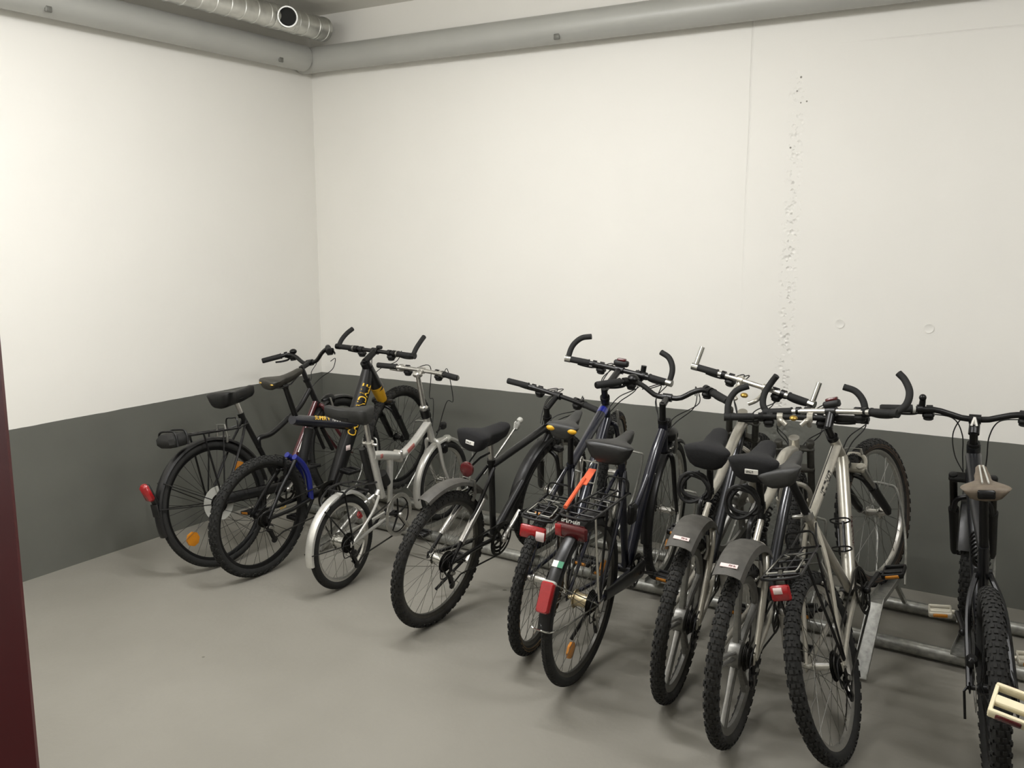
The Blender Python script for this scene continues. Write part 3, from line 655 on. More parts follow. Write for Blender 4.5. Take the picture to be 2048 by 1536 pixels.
def city_black():
    b = bike_root('city_bicycle', 0.724, -1.617, 3.6, -8.3, 'black step-through city bicycle with rear carrier and bag, closest to the left wall')
    R, rt = 0.352, 0.021; hub = P(0, R); bb = (0.47, 0.325); h0, h1 = (0.79, 0.945), (0.845, 0.79); fh = (1.04, 0.445); S = steer_matrix(h0, h1, -6)
    wheel(b, 'rear_wheel', hub, R, rt, None, 'spoke', 'line', BLKM, RUB, True, SPOKEB, STEEL, True, 32, ((222, 0.235, AMB, 0.085), (40, 0.25, AMB, 0.085)))
    MB().lathe(hub, (1, 0, 0), [(0.02, 0.028), (0.098, 0.030), (0.098, 0.033), (0.02, 0.033)], 36).build('spoke_guard', LGREY, b)
    wheel(b, 'front_wheel', P(*fh), R, rt, S, 'spoke', 'line', BLKM, RUB, False, SPOKEB, STEEL)
    fr = MB(); fr.tube([P(0.262, 0.812), P(*bb)], 0.0155, 12); stays(fr, hub, bb, (0.275, 0.78))
    fr.tube([P(*h0), P(*h1)], 0.0185, 14); fr.tube(spline([P(0.35, 0.60), P(0.362, 0.655), P(0.462, 0.668), P(0.613, 0.742), P(0.707, 0.796), P(0.80, 0.885)], 6), 0.0165, 12)
    fo = fr.build('frame', BLK, b)
    MB().tube([P(*bb), P(0.615, 0.507), P(0.836, 0.80)], 0.0185, 12).build('down_tube', MAROON, fo)
    MB().tube([P(0.625, 0.52, 0.0185), P(0.70, 0.62, 0.0185)], 0.005, 6).build('stripe', WHT, fo)
    fork(b, h0, h1, fh, S, 'rigid', MAROON); headset(b, h0, h1)
    seat_post(b, (0.265, 0.80), (0.236, 0.895), ALU); saddle(b, 0.10, 0.958, 0.365, 0.975, 0.102, VINYL, 0.075, 0.006)
    MB().tube([P(0.256, 0.822), P(0.262, 0.80)], 0.02, 12).build('seat_clamp', BLKM, b)
    stem(b, h0, h1, (0.843, 1.05), S, BLK, 0.016, 0.085)
    hb = handlebar(b, (0.843, 1.05), 0.28, 0.125, 0.07, S, BLK, None, bends='swept')
    MB().ball(S @ (P(0.86, 1.135)+V(-0.14, 0, 0)), (0.024, 0.024, 0.018), 14).build('bell', BLKM, hb)
    cables(b, S, (0.843, 1.06), 0.28, (0.80, 0.90), n=1)
    MB().arc(hub, 0.372, 8, 196, 0.056, 0.003, 0.016, 36).build('rear_mudguard', FENDB, b)
    for s in (-1, 1):
        for a in (150, 172): MB().tube([hub+V(s*0.07, 0, 0), hub+V(s*0.026, math.cos(R_(a))*0.368, math.sin(R_(a))*0.368)], 0.0032, 6).build('mudguard_stay', BLK, b)
    MB().arc(P(*fh), 0.372, 40, 178, 0.054, 0.003, 0.016, 30).xf(S).build('front_mudguard', FENDB, b)
    c = carrier(b, -0.21, 0.20, 0.765, 0.745, 0.13, hub, BLK, None, (0.285, 0.76))
    bag = MB().box(P(-0.205, 0.75), (0.15, 0.13, 0.07), (V(1, 0, 0), V(0, 1, 0.05).normalized(), V(0, -0.05, 1).normalized()), 0.02).build('carrier_bag', mat('black_bag_nylon', '20201e', 0.8, 0, 0.2, 60), b)
    for u in (-0.235, -0.17): MB().tube(spline([P(u, 0.72, -0.08), P(u, 0.79, -0.07), P(u, 0.80, 0), P(u, 0.79, 0.07), P(u, 0.72, 0.08)], 4), 0.006, 6).build('bag_strap', PLA, bag)
    tl = MB().box(P(-0.402, 0.505), (0.055, 0.04, 0.10), (V(1, 0, 0), V(0, 0.93, 0.36).normalized(), V(0, -0.36, 0.93).normalized()), 0.012).build('tail_light', REDR, b)
    MB().box(P(-0.383, 0.49), (0.05, 0.02, 0.13), (V(1, 0, 0), V(0, 0.93, 0.36).normalized(), V(0, -0.36, 0.93).normalized()), 0.006).build('light_bracket', PLA, tl)
    MB().box(P(-0.372, 0.40), (0.06, 0.006, 0.07), (V(1, 0, 0), V(0, 1, 0.1).normalized(), V(0, -0.1, 1).normalized()), 0.002).build('mud_flap', PLA, b)
    crankset(b, bb, 40, 0.085, DSTEEL, ALU, PLA); MB().box(P(0.25, 0.36, 0.055), (0.02, 0.52, 0.06), (V(1, 0, 0), V(0, 1, -0.05).normalized(), V(0, 0.05, 1).normalized()), 0.01).build('chain_case', FENDB, b)
    vbrake(b, P(0.13, 0.735), Matrix.Identity(4), STEEL)
    lp = MB().lathe(S @ P(0.955, 0.80), (0, 1, 0.05), [(0.012, -0.05), (0.03, -0.02), (0.036, 0.02), (0.034, 0.03)], 18).build('headlamp', BLKM, b)
    vbrake(b, P(0.895, 0.765), S, STEEL, nm='front_brake', back=V(0, 0.045, 0))
    front(b, fh, R)
def super_v():
    b = bike_root('mountain_bicycle', 1.009, -1.617, 2.5, 3.6, 'black full-suspension mountain bicycle with yellow lettering and yellow fork boot')
    R, rt = 0.333, 0.026; hub = P(0, R); h0, h1 = (0.815, 1.063), (0.918, 0.910); fh = (1.134, 0.557); S = steer_matrix(h0, h1, -3)
    wheel(b, 'rear_wheel', hub, R, rt, None, 'spoke', 'knob', BLKM, RUB, True, SPOKEB, BLKM)
    wheel(b, 'front_wheel', P(*fh), R, rt, S, 'spoke', 'knob', BLKM, RUBG, False, SPOKEB, BLKM)
    mt0, mt1 = P(0.845, 1.0), P(0.50, 0.335)
    fr = MB(); fr.tube([P(0.825, 1.045), P(0.80, 0.94), P(0.596, 0.487), P(0.52, 0.345)], [0.030, 0.044, 0.044, 0.032], 20)
    fr.tube([P(0.822, 1.052), P(0.918, 0.910)], [0.034, 0.040], 18); fo = fr.build('frame', BLK, b)
    ar = MB().tube([P(0.225, 0.832), P(0.26, 0.822), P(0.64, 0.735), P(0.72, 0.725)], [0.030, 0.036, 0.040, 0.044], 18, flat=0.85, up=(1, 0, 0)).build('seat_beam', NAVY, fo)
    side_text('CANNONDALE', 0.046, P(0.672, 0.66), P(0.803, 0.947), 0.0445, fo, YELT, 0.0, ys=1.7, turn=30)
    side_text('SUPER V', 0.034, P(0.26, 0.829), P(0.64, 0.742), 0.037, ar, YELT, 0.10, 0.006, 0.25, turn=25)
    side_text('#6', 0.018, P(0.26, 0.829), P(0.64, 0.742), 0.037, ar, WHT, 0.245, -0.002, turn=25)
    MB().box(P(0.625, 0.60, 0.043), (0.004, 0.035, 0.03), None, 0.001).build('frame_sticker', PINK, fo)
    sw = MB()
    for s in (-1, 1):
        sw.tube([hub+V(s*0.066, 0, 0), P(0.10, 0.475, s*0.05), P(0.226, 0.615, s*0.03)], [0.010, 0.011, 0.013], 10)
        sw.tube([hub+V(s*0.066, 0, 0), P(0.18, 0.335, s*0.05), P(0.34, 0.355, s*0.03)], [0.010, 0.011, 0.013], 10)
        sw.box(hub+V(s*0.066, 0, 0), (0.006, 0.034, 0.04), None, 0.004)
    sw.tube([P(0.34, 0.355), P(0.50, 0.36)], 0.022, 12)
    so = sw.build('swing_arm', BLKM, b)
    MB().tube(spline([P(0.215, 0.628, 0.03), P(0.275, 0.575, 0.03), P(0.318, 0.50, 0.03), P(0.334, 0.42, 0.03), P(0.342, 0.355, 0.03)], 6), 0.0165, 12).tube(spline([P(0.215, 0.628, -0.03), P(0.275, 0.575, -0.03), P(0.318, 0.50, -0.03), P(0.334, 0.42, -0.03), P(0.342, 0.355, -0.03)], 6), 0.0165, 12).build('swing_arm_arch', BLUE, so)
    side_text('#4', 0.018, P(0.03, 0.34), P(0.30, 0.352), 0.011, so, YELT, 0.1); 
    MB().tube([P(0.352, 0.76), P(0.30, 0.56)], 0.026, 14).build('shock_absorber', PLA, b)
    MB().tube([P(0.45, 0.745), P(0.54, 0.60)], 0.012, 10).tube([P(0.40, 0.755), P(0.47, 0.62)], 0.010, 10).build('bottle_cage', BLKM, b)
    seat_post(b, (0.262, 0.815), (0.165, 1.045), BLKM, 0.0155); saddle(b, 0.035, 1.075, 0.285, 1.118, 0.068, mat('olive_grey_saddle', '2e2c26', 0.5, 0, 0.1), 0.045, corner=GOLD, cs_=0.55)
    fk = fork(b, h0, (0.962, 0.838), fh, S, 'susp', BLK, BLKM, BLK)
    MB().tube([P(0.905, 0.925), P(0.918, 0.905), P(0.95, 0.85), P(0.965, 0.83)], [0.040, 0.038, 0.033, 0.03], 18).xf(S).build('fork_boot', YEL, fk)
    MB().tube([P(0.80, 1.085), P(0.82, 1.055)], 0.030, 16).build('headset', BLKM, b)
    stem(b, h0, h1, (0.896, 1.142), S, BLK, 0.02, 0.03)
    hb = handlebar(b, (0.896, 1.142), 0.30, 0.005, 0.0, S, BLK, 'long', GRIP, clampm=BLKM, collar=STEEL)
    MB().box(S @ (P(0.91, 1.165)+V(0.02, 0, 0)), (0.035, 0.03, 0.02), None, 0.005).build('cycle_computer', PLA, hb)
    cables(b, S, (0.896, 1.142), 0.30, (0.84, 1.0), n=1); crankset(b, (0.47, 0.345), 65, 0.088, DSTEEL, BLKM, BLKM, None)
    derailleur(b, hub, BLKM, STEEL); chain(b, (0.47, 0.345), hub, 0.086, 0.04, low=(hub+V(0, 0.06, -0.135), hub+V(0, 0.12, -0.11)))
    vbrake(b, P(0.155, 0.60), Matrix.Identity(4), BLKM); front(b, fh, R)
def folder():
    b = bike_root('folding_bicycle', 1.514, -1.517, -3.1, 1.3, 'small silver folding bicycle with silver mudguards')
    R, rt = 0.247, 0.022; hub = P(0, R); bb = (0.432, 0.285); h0, h1 = (0.782, 0.79), (0.852, 0.635); fh = (0.977, 0.341); S = steer_matrix(h0, h1, 4)
    w_ = wheel(b, 'rear_wheel', hub, R, rt, None, 'spoke', 'line', ALU, RUB, True, SPOKE, CHRO, True, 28, ((35, 0.185, REDR, 0.05),), 0.036)
    wheel(b, 'front_wheel', P(*fh), R, rt, S, 'spoke', 'line', ALU, RUB, False, SPOKE, CHRO, True, 28, (), 0.022)
    fr = MB(); fr.tube([P(0.24, 0.722), P(0.335, 0.44), P(0.35, 0.40)], 0.0215, 14)
    fr.tube(spline([P(0.262, 0.652), P(0.36, 0.635), P(0.50, 0.602), P(0.56, 0.605), P(0.66, 0.645), P(0.81, 0.735)], 7), [0.027, 0.028, 0.028, 0.026, 0.025, 0.024], 16)
    fr.tube([P(*h0), P(*h1)], 0.020, 14); fr.tube([P(0.425, 0.60), P(0.425, 0.40), P(*bb)], [0.020, 0.015, 0.02], 12)
    fo = fr.build('frame', SILV, b)
    MB().box(P(0.505, 0.60, 0.0), (0.066, 0.022, 0.07), None, 0.008).build('fold_hinge', ALU, fo)
    MB().box(P(0.60, 0.628, 0.025), (0.004, 0.07, 0.026), (V(1, 0, 0), V(0, 0.92, 0.39), V(0, -0.39, 0.92)), 0.001).build('frame_sticker', mat('red_print', 'a8665f', 0.5), fo)
    MB().box(P(0.315, 0.643, 0.026), (0.004, 0.022, 0.024), None, 0.001).build('frame_sticker', mat('red_print', 'a8665f', 0.5), fo)
    sw = MB(); stays(sw, hub, bb, (0.30, 0.42), 0.0085); sw.tube([P(0.30, 0.42), P(0.34, 0.47)], 0.015, 10)
    so = sw.build('swing_arm', SILV, b)
    MB().tube([P(0.345, 0.535), P(0.385, 0.47)], 0.030, 14).build('elastomer_spring', PLA, b)
    MB().tube([P(0.215, 0.70, -0.03), P(0.31, 0.43, -0.03)], 0.02, 12).build('seat_tube_sleeve', FENDB, b)
    seat_post(b, (0.24, 0.72), (0.195, 0.885), ALU, 0.0145); cl = MB().tube([P(0.236, 0.735), P(0.242, 0.715)], 0.026, 14).box(P(0.235, 0.725, 0.03), (0.05, 0.012, 0.014), None, 0.004).box(P(0.24, 0.722, -0.03), (0.03, 0.02, 0.02), None, 0.004).build('seat_clamp', ALU, b)
    saddle(b, 0.085, 0.925, 0.345, 0.925, 0.080, VINYLG, 0.075, 0.006, yaw=R_(104), shift=-0.085)
    MB().tube([P(0.775, 0.805), P(0.70, 1.035)], [0.0165, 0.0135], 14).box(P(0.765, 0.83), (0.045, 0.04, 0.035), None, 0.008).box(P(0.698, 1.04), (0.045, 0.05, 0.03), None, 0.008).tube([P(0.70, 1.045), P(0.734, 1.06)], 0.015, 12).tube([P(0.734, 1.06, -0.02), P(0.734, 1.06, 0.02)], 0.019, 12).xf(S).build('handlebar_post', ALU, b)
    MB().tube([P(0.768, 0.822), P(0.79, 0.775)], 0.027, 14).xf(S).build('post_clamp', BLKM, b)
    hb = handlebar(b, (0.734, 1.06), 0.29, 0.05, 0.0, S, ALU, None, lever=ALU)
    fork(b, h0, h1, fh, S, 'rigid', SILV, wd=0.05)
    cables(b, S, (0.734, 1.06), 0.26, (0.87, 0.64), n=1, drop=0.4, fwd=0.13)
    fd = MB().arc(hub, 0.272, 38, 192, 0.05, 0.003, 0.014, 30).build('rear_mudguard', SILV, b)
    MB().arc(P(*fh), 0.272, 62, 205, 0.05, 0.003, 0.014, 28).xf(S).build('front_mudguard', SILV, b)
    for s in (-1, 1):
        st = MB(); st.tube([hub+V(s*0.068, 0, 0), hub+V(s*0.024, math.cos(R_(178))*0.27, math.sin(R_(178))*0.27)], 0.0028, 6)
        st.tube([hub+V(s*0.068, 0, 0), hub+V(s*0.024, math.cos(R_(128))*0.27, math.sin(R_(128))*0.27)], 0.0045, 6)
        st.build('mudguard_stay', BLK, b)
        MB().tube([S @ (P(*fh)+V(s*0.055, 0, 0)), S @ (P(*fh)+V(s*0.024, math.cos(R_(190))*0.27, math.sin(R_(190))*0.27))], 0.0028, 6).build('mudguard_stay', BLK, b)
    lp = MB().box(S @ P(1.01, 0.60), (0.05, 0.06, 0.04), None, 0.012).build('headlamp', LENS, b)
    MB().box(S @ P(0.945, 0.61), (0.03, 0.10, 0.008), None, 0.003).build('lamp_bracket', ALU, lp)
    MB().box(S @ P(0.965, 0.55), (0.07, 0.04, 0.06), None, 0.012).build('front_brake', BLKM, b)
    MB().box(S @ P(0.965, 0.69), (0.03, 0.05, 0.045), None, 0.01).tube([S @ P(0.90, 0.66), S @ P(0.965, 0.69)], 0.006, 6).build('bag_mount', PLA, b)
    cr = MB()
    w2 = 0.05
    cr.tube(spline([P(0.26, 0.51, -w2*0.6), P(0.02, 0.545, -w2), P(-0.10, 0.50, -w2), P(-0.13, 0.46, 0), P(-0.10, 0.50, w2), P(0.02, 0.545, w2), P(0.26, 0.51, w2*0.6)], 6), 0.006, 6)
    for u in (-0.05, 0.05, 0.14): cr.tube([P(u, 0.535, -w2), P(u, 0.535, w2)], 0.005, 6)
    for s in (-1, 1): cr.tube([P(-0.04, 0.53, s*w2), hub+V(s*0.07, 0, 0.01)], 0.005, 6)
    cr.build('rear_carrier', BLK, b)
    crankset(b, bb, -50, 0.108, BLKM, ALU, BLKM, None, ALU, 0.165, 1); derailleur(b, hub, BLKM, BLKM)
    chain(b, bb, hub, 0.107, 0.035, low=(hub+V(0, 0.06, -0.135), hub+V(0, 0.12, -0.1)))
    MB().tube([P(0.40, 0.27, -0.05), P(0.26, 0.02, -0.14)], 0.008, 8).build('kickstand', BLKM, b); front(b, fh, R)
def black_mtb():
    b = bike_root('mountain_bicycle', 2.188, -1.642, 2.2, 8.9, 'black mountain bicycle with a tagged fabric saddle cover and a dark red reflector under it')
    R, rt = 0.333, 0.026; hub = P(0, R); bb = (0.445, 0.323); h0, h1 = (0.828, 0.885), (0.893, 0.735); fh = (0.99, 0.43); S = steer_matrix(h0, h1, 3)
    wheel(b, 'rear_wheel', hub, R, rt, None, 'spoke', 'knob', RIMD, RUBG, True, SPOKE, CHRO, True, 32, (), 0.026)
    wheel(b, 'front_wheel', P(*fh), R, rt, S, 'spoke', 'knob', ALU, RUBG, False)
    fr = MB(); fr.tube([P(0.333, 0.75), P(*bb)], 0.0165, 12); fr.tube([P(0.345, 0.725), P(0.83, 0.835)], [0.018, 0.021], 14); fr.tube([P(0.865, 0.785), P(*bb)], 0.0215, 14)
    fr.tube([P(*h0), P(*h1)], 0.0205, 14); stays(fr, hub, bb, (0.335, 0.72), 0.0095, ss=False)
    fr.tube([P(0.335, 0.72, 0.02), P(0.22, 0.60, 0.045), hub+V(0.066, 0, 0)], [0.009, 0.010, 0.009], 8); fr.tube([P(0.335, 0.72, -0.02), P(0.22, 0.60, -0.045), hub+V(-0.066, 0, 0)], [0.009, 0.010, 0.009], 8)
    fo = fr.build('frame', BLK, b)
    for s in (-1, 1): MB().tube([P(0.235, 0.59, s*0.046), P(0.07, 0.42, s*0.06)], 0.0165, 10).build('stay_sleeve', ALU, fo)
    fork(b, h0, h1, fh, S, 'susp', BLK, STEEL, BLK); headset(b, h0, h1); stem(b, h0, h1, (0.891, 1.003), S, BLK, 0.016, 0.06)
    seat_post(b, (0.337, 0.735), (0.30, 0.87), ALU); MB().tube([P(0.33, 0.762), P(0.335, 0.742)], 0.021, 12).build('seat_clamp', BLKM, b)
    saddle(b, 0.115, 0.93, 0.425, 0.930, 0.088, FABRIC, 0.06, 0.03, tagtxt=('gel', 0.01), wn=0.03)
    hb = handlebar(b, (0.891, 1.003), 0.30, 0.05, 0.005, S, BLK)
    cables(b, S, (0.891, 1.003), 0.30, (0.80, 0.83), n=2)
    rf = MB().lathe(P(0.135, 0.755, 0.0), (0, -1, -0.1), [(0.034, -0.006), (0.037, 0), (0.036, 0.010), (0.028, 0.014)], 24).build('rear_reflector', DRED, b)
    MB().tube([P(0.145, 0.755), P(0.23, 0.79), P(0.315, 0.80)], 0.006, 8).tube(spline([P(0.14, 0.785), P(0.20, 0.83), P(0.26, 0.86), P(0.24, 0.89)], 4), 0.004, 6).build('reflector_bracket', BLKM, rf)
    MB().arc(hub, 0.392, 40, 118, 0.078, 0.003, 0.020, 26, taper=0.9).build('rear_mudguard', FENDG, b)
    crankset(b, bb, 55, 0.09, DSTEEL, ALU, BLKM, None, None, 0.17, 3); derailleur(b, hub, BLKM, STEEL)
    chain(b, bb, hub, 0.09, 0.045, low=(hub+V(0, 0.06, -0.135), hub+V(0, 0.12, -0.1))); vbrake(b, P(0.18, 0.655), Matrix.Identity(4), STEEL); vbrake(b, P(0.91, 0.74), S, STEEL, nm='front_brake', back=V(0, 0.045, 0))
    MB().tube([P(0.41, 0.26, -0.06), P(0.25, 0.015, -0.18)], 0.008, 8).build('kickstand', BLKM, b)
    pm = MB().tube([P(0.36, 0.66, -0.05), P(0.60, 0.86, -0.05)], 0.006, 8).build('frame_pump', STEEL, b)
    MB().box(P(0.61, 0.87, -0.05), (0.025, 0.04, 0.05), None, 0.01).ball(P(0.635, 0.893, -0.05), 0.017, 10).build('pump_head', LGREY, pm)
    MB().arc(P(*fh), 0.372, 110, 200, 0.07, 0.003, 0.018, 18).xf(S).build('front_mudguard', FENDB, b); front(b, fh, R)
def blue_mtb():
    b = bike_root('mountain_bicycle', 2.741, -1.636, -9.2, 6.3, 'dark blue mountain bicycle with curved bar ends and yellow-cornered saddle')
    R, rt = 0.333, 0.025; hub = P(0, R); bb = (0.44, 0.37); h0, h1 = (0.70, 1.04), (0.797, 0.905); fh = (1.06, 0.565); S = steer_matrix(h0, h1, -7); SB = steer_matrix(h0, h1, 5)
    wheel(b, 'rear_wheel', hub, R, rt, None, 'spoke', 'knob', RIMD, RUB, True, SPOKE, ALU, True, 32, (), 0.016, GUM)
    wheel(b, 'front_wheel', P(*fh), R, rt, S, 'spoke', 'knob', ALU, RUB, False, SPOKE, ALU, True, 32, (), 0.016, GUM)
    fr = MB(); fr.tube([P(0.238, 0.815), P(*bb)], 0.0165, 12); fr.tube([P(0.245, 0.80), P(0.73, 0.995)], [0.021, 0.025], 14); fr.tube([P(0.78, 0.925), P(*bb)], 0.027, 14)
    fr.tube([P(*h0), P(*h1)], 0.021, 14); stays(fr, hub, bb, (0.242, 0.79), 0.0085); fo = fr.build('frame', NAVY2, b)
    MB().tube([P(0.655, 0.965, 0.0), P(0.695, 0.981, 0.0)], 0.0252, 14).build('blue_paint_band', BLUE, fo)
    fork(b, h0, h1, fh, S, 'rigid', NAVY2); headset(b, h0, h1); stem(b, h0, h1, (0.848, 1.168), SB, BLK, 0.0175, 0.06)
    seat_post(b, (0.24, 0.81), (0.19, 0.965), BLKM); saddle(b, 0.035, 1.03, 0.285, 1.06, 0.074, VINYLG, 0.055, corner=YEL)
    hb = handlebar(b, (0.848, 1.168), 0.285, 0.035, 0.0, SB, BLK, 'curve', GRIP, clampm=CHRO)
    MB().box(SB @ P(0.86, 1.20), (0.075, 0.035, 0.03), None, 0.006).build('lamp_holder', PLA, hb); MB().box(SB @ P(0.858, 1.219), (0.045, 0.03, 0.014), None, 0.004).build('lamp_switch', DRED, hb)
    MB().tube([SB @ P(0.86, 1.17, 0.12), SB @ P(0.86, 1.215, 0.12)], 0.014, 12).build('bell', BLKM, hb)
    cables(b, SB, (0.848, 1.168), 0.285, (0.76, 0.96), n=2)
    carrier(b, -0.17, 0.13, 0.665, 0.685, 0.135, hub, BLK, CHRO, (0.245, 0.79), 5)
    rf = MB().box(P(-0.185, 0.615), (0.115, 0.014, 0.058), None, 0.006).build('rear_reflector', REDR, b)
    MB().box(P(-0.193, 0.605, 0.035), (0.038, 0.004, 0.04), None, 0.001).build('reflector_patch', PINK, rf)
    cg = MB()
    for s in (-1, 1): cg.tube(spline([P(0.55, 0.56, s*0.03), P(0.58, 0.74, s*0.04), P(0.50, 0.76, s*0.03), P(0.50, 0.70, s*0.012)], 5), 0.004, 6)
    cg.tube([P(0.58, 0.74, -0.04), P(0.58, 0.74, 0.04)], 0.004, 6); cg.tube([P(0.56, 0.64, -0.035), P(0.56, 0.64, 0.035)], 0.004, 6); cg.build('bottle_cage', ALU, b)
    crankset(b, bb, -60, 0.085, DSTEEL, ALU, BLKM, AMB); derailleur(b, hub, BLKM, STEEL); chain(b, bb, hub, 0.085, 0.04); vbrake(b, P(0.16, 0.62), Matrix.Identity(4), BLKM)
    vbrake(b, P(0.835, 0.905), S, STEEL, nm='front_brake', back=V(0, 0.045, 0)); front(b, fh, R)
def trekking():
    b = bike_root('city_bicycle', 3.035, -1.784, -2.9, 3.9, 'glossy dark blue city bicycle with big red carrier reflector and orange spacer flag')
    R, rt = 0.352, 0.022; hub = P(0, R); bb = (0.49, 0.325); h0, h1 = (0.835, 0.955), (0.885, 0.80); fh = (1.035, 0.455); S = steer_matrix(h0, h1, -4)
    wheel(b, 'rear_wheel', hub, R, rt, None, 'spoke', 'line', RIMD, RUB, True, SPOKE, mat('brassy_hub_metal', 'b7a98a', 0.35, 0.9), True, 36, ((246, 0.205, AMB, 0.075), (20, 0.22, AMB, 0.07)), 0.03)
    wheel(b, 'front_wheel', P(*fh), R, rt, S, 'spoke', 'line', ALU, RUB, False, SPOKE, ALU, True, 36, ((-70, 0.22, AMB, 0.06),))
    fr = MB(); fr.tube([P(0.318, 0.87), P(*bb)], 0.0165, 12)
    fr.tube(spline([P(0.845, 0.905), P(0.755, 0.80), P(0.645, 0.625), P(0.575, 0.465), P(0.525, 0.36), P(*bb)], 6), [0.024, 0.030, 0.032, 0.032, 0.03, 0.026], 16, flat=1.25, up=(1, 0, 0))
    fr.tube(spline([P(0.80, 0.85), P(0.66, 0.70), P(0.54, 0.60), P(0.425, 0.56)], 6), 0.014, 12)
    fr.tube([P(*h0), P(*h1)], 0.0225, 14); stays(fr, hub, bb, (0.33, 0.83), 0.0085); fo = fr.build('frame', NAVY, b)
    MB().box(P(0.70, 0.73, 0.032), (0.004, 0.014, 0.014), None, 0.003).build('frame_rivet', CHRO, fo)
    fork(b, h0, h1, fh, S, 'rigid', BLK); headset(b, h0, h1); stem(b, h0, h1, (0.89, 1.064), S, BLK, 0.0165, 0.09)
    seat_post(b, (0.32, 0.86), (0.285, 0.945), BLKM); saddle(b, 0.13, 0.985, 0.41, 1.0, 0.108, VINYL, 0.072, 0.004)
    hb = handlebar(b, (0.89, 1.064), 0.315, 0.15, 0.06, S, BLK, None, bends='swept', glen=0.135, grip_r=0.018)
    MB().ball(S @ P(0.88, 1.14, -0.175), (0.028, 0.028, 0.02), 14).build('bell', BLKM, hb)
    cables(b, S, (0.89, 1.10), 0.315, (0.84, 0.90), n=2, fwd=0.13)
    lp = MB().lathe(S @ P(0.96, 0.865), (0, 1, -0.05), [(0.012, -0.05), (0.032, -0.03), (0.04, 0.01), (0.04, 0.035), (0.03, 0.045)], 20).build('headlamp', BLKM, b)
    MB().box(S @ P(0.93, 0.93), (0.035, 0.04, 0.05), None, 0.01).build('lamp_mount', PLA, lp)
    MB().arc(P(*fh), 0.374, 55, 190, 0.054, 0.003, 0.016, 28).xf(S).build('front_mudguard', FENDB, b)
    fd = MB().arc(hub, 0.374, 30, 178, 0.054, 0.003, 0.016, 34).build('rear_mudguard', FENDB, b)
    def onf(a, r, s=0.0): return hub+V(s, math.cos(R_(a))*r, math.sin(R_(a))*r)
    def fax(a): return (V(1, 0, 0), V(0, -math.sin(R_(a)), math.cos(R_(a))), V(0, math.cos(R_(a)), math.sin(R_(a))))
    MB().box(onf(138, 0.3775, -0.008), (0.022, 0.026, 0.002), fax(138)).build('white_sticker', WHT, fd); MB().box(onf(138, 0.3775, 0.014), (0.022, 0.026, 0.002), fax(138)).build('green_sticker', GREEN, fd)
    tl = MB().box(onf(158, 0.392), (0.052, 0.118, 0.036), fax(158), 0.007).build('tail_light', REDR, b)
    MB().box(onf(150.0, 0.386), (0.05, 0.02, 0.03), fax(150), 0.006).build('light_cap', LGREY, tl)
    for s in (-1, 1): MB().tube([hub+V(s*0.072, 0, 0), onf(150, 0.37, s*0.024)], 0.0028, 6).build('mudguard_stay', CHRO, b)
    st = MB(); st.tube(spline([hub+V(0.072, 0.02, 0.0), onf(175, 0.36, 0.06), onf(177, 0.384, 0.0), onf(175, 0.36, -0.05), hub+V(-0.072, 0, 0)], 6), 0.0035, 6)
    st.build('mudguard_stay', CHRO, b)
    c = carrier(b, -0.155, 0.30, 0.752, 0.748, 0.135, hub, BLK, None, (0.33, 0.83), 6)
    for s in (-1, 1): MB().tube([P(-0.08, 0.745, s*0.06), hub+V(s*0.076, -0.01, 0.02)], 0.0055, 8).build('carrier_strut', ALU, c)
    rf = MB().box(P(-0.168, 0.70), (0.135, 0.022, 0.062), (V(1, 0, 0), V(0, 0.97, 0.2).normalized(), V(0, -0.2, 0.97).normalized()), 0.008).build('rear_reflector', DRED, b)
    MB().box(P(-0.178, 0.70, -0.052), (0.028, 0.006, 0.05), (V(1, 0, 0), V(0, 0.97, 0.2).normalized(), V(0, -0.2, 0.97).normalized()), 0.002).build('reflector_window', REDR, rf)
    plane_text('#8', 0.016, P(-0.167, 0.7335, -0.047), V(1, 0, 0), V(0, 0.35, 0.94).normalized(), rf, LGREY)
    fg = MB(); q0, q1 = P(-0.12, 0.775, -0.055), P(0.10, 0.835, -0.075)
    fg.tube([q0, q1], 0.009, 8); fg.box(q0+(q1-q0)*0.98+V(0.004, 0.03, 0.004), (0.034, 0.13, 0.006), (V(1, 0.12, 0).normalized(), (q1-q0).normalized(), V(0.1, -0.2, 1).normalized()), 0.002)
    fg.build('spacer_flag', ORG, b)
    MB().box(P(0.30, 0.66, 0.075), (0.03, 0.06, 0.09), None, 0.01).build('frame_lock', PLA, b)
    crankset(b, bb, -20, 0.08, BLKM, BLKM, PLA, AMB); MB().tube([P(*bb)+V(0.062, 0.05, 0), P(*bb)+V(0.062, -0.08, 0), hub+V(0.06, 0.10, 0)], [0.044, 0.036, 0.026], 16, flat=0.35, up=(0, 0, 1)).build('chain_case', FENDB, b)
    derailleur(b, hub, STEEL, ALU); vbrake(b, P(0.15, 0.70), Matrix.Identity(4), STEEL); vbrake(b, P(0.92, 0.83), S, STEEL, nm='front_brake', back=V(0, 0.045, 0))
    MB().tube([P(0.44, 0.30, -0.05), P(0.27, 0.02, -0.15)], 0.009, 8).build('kickstand', BLKM, b); front(b, fh, R)
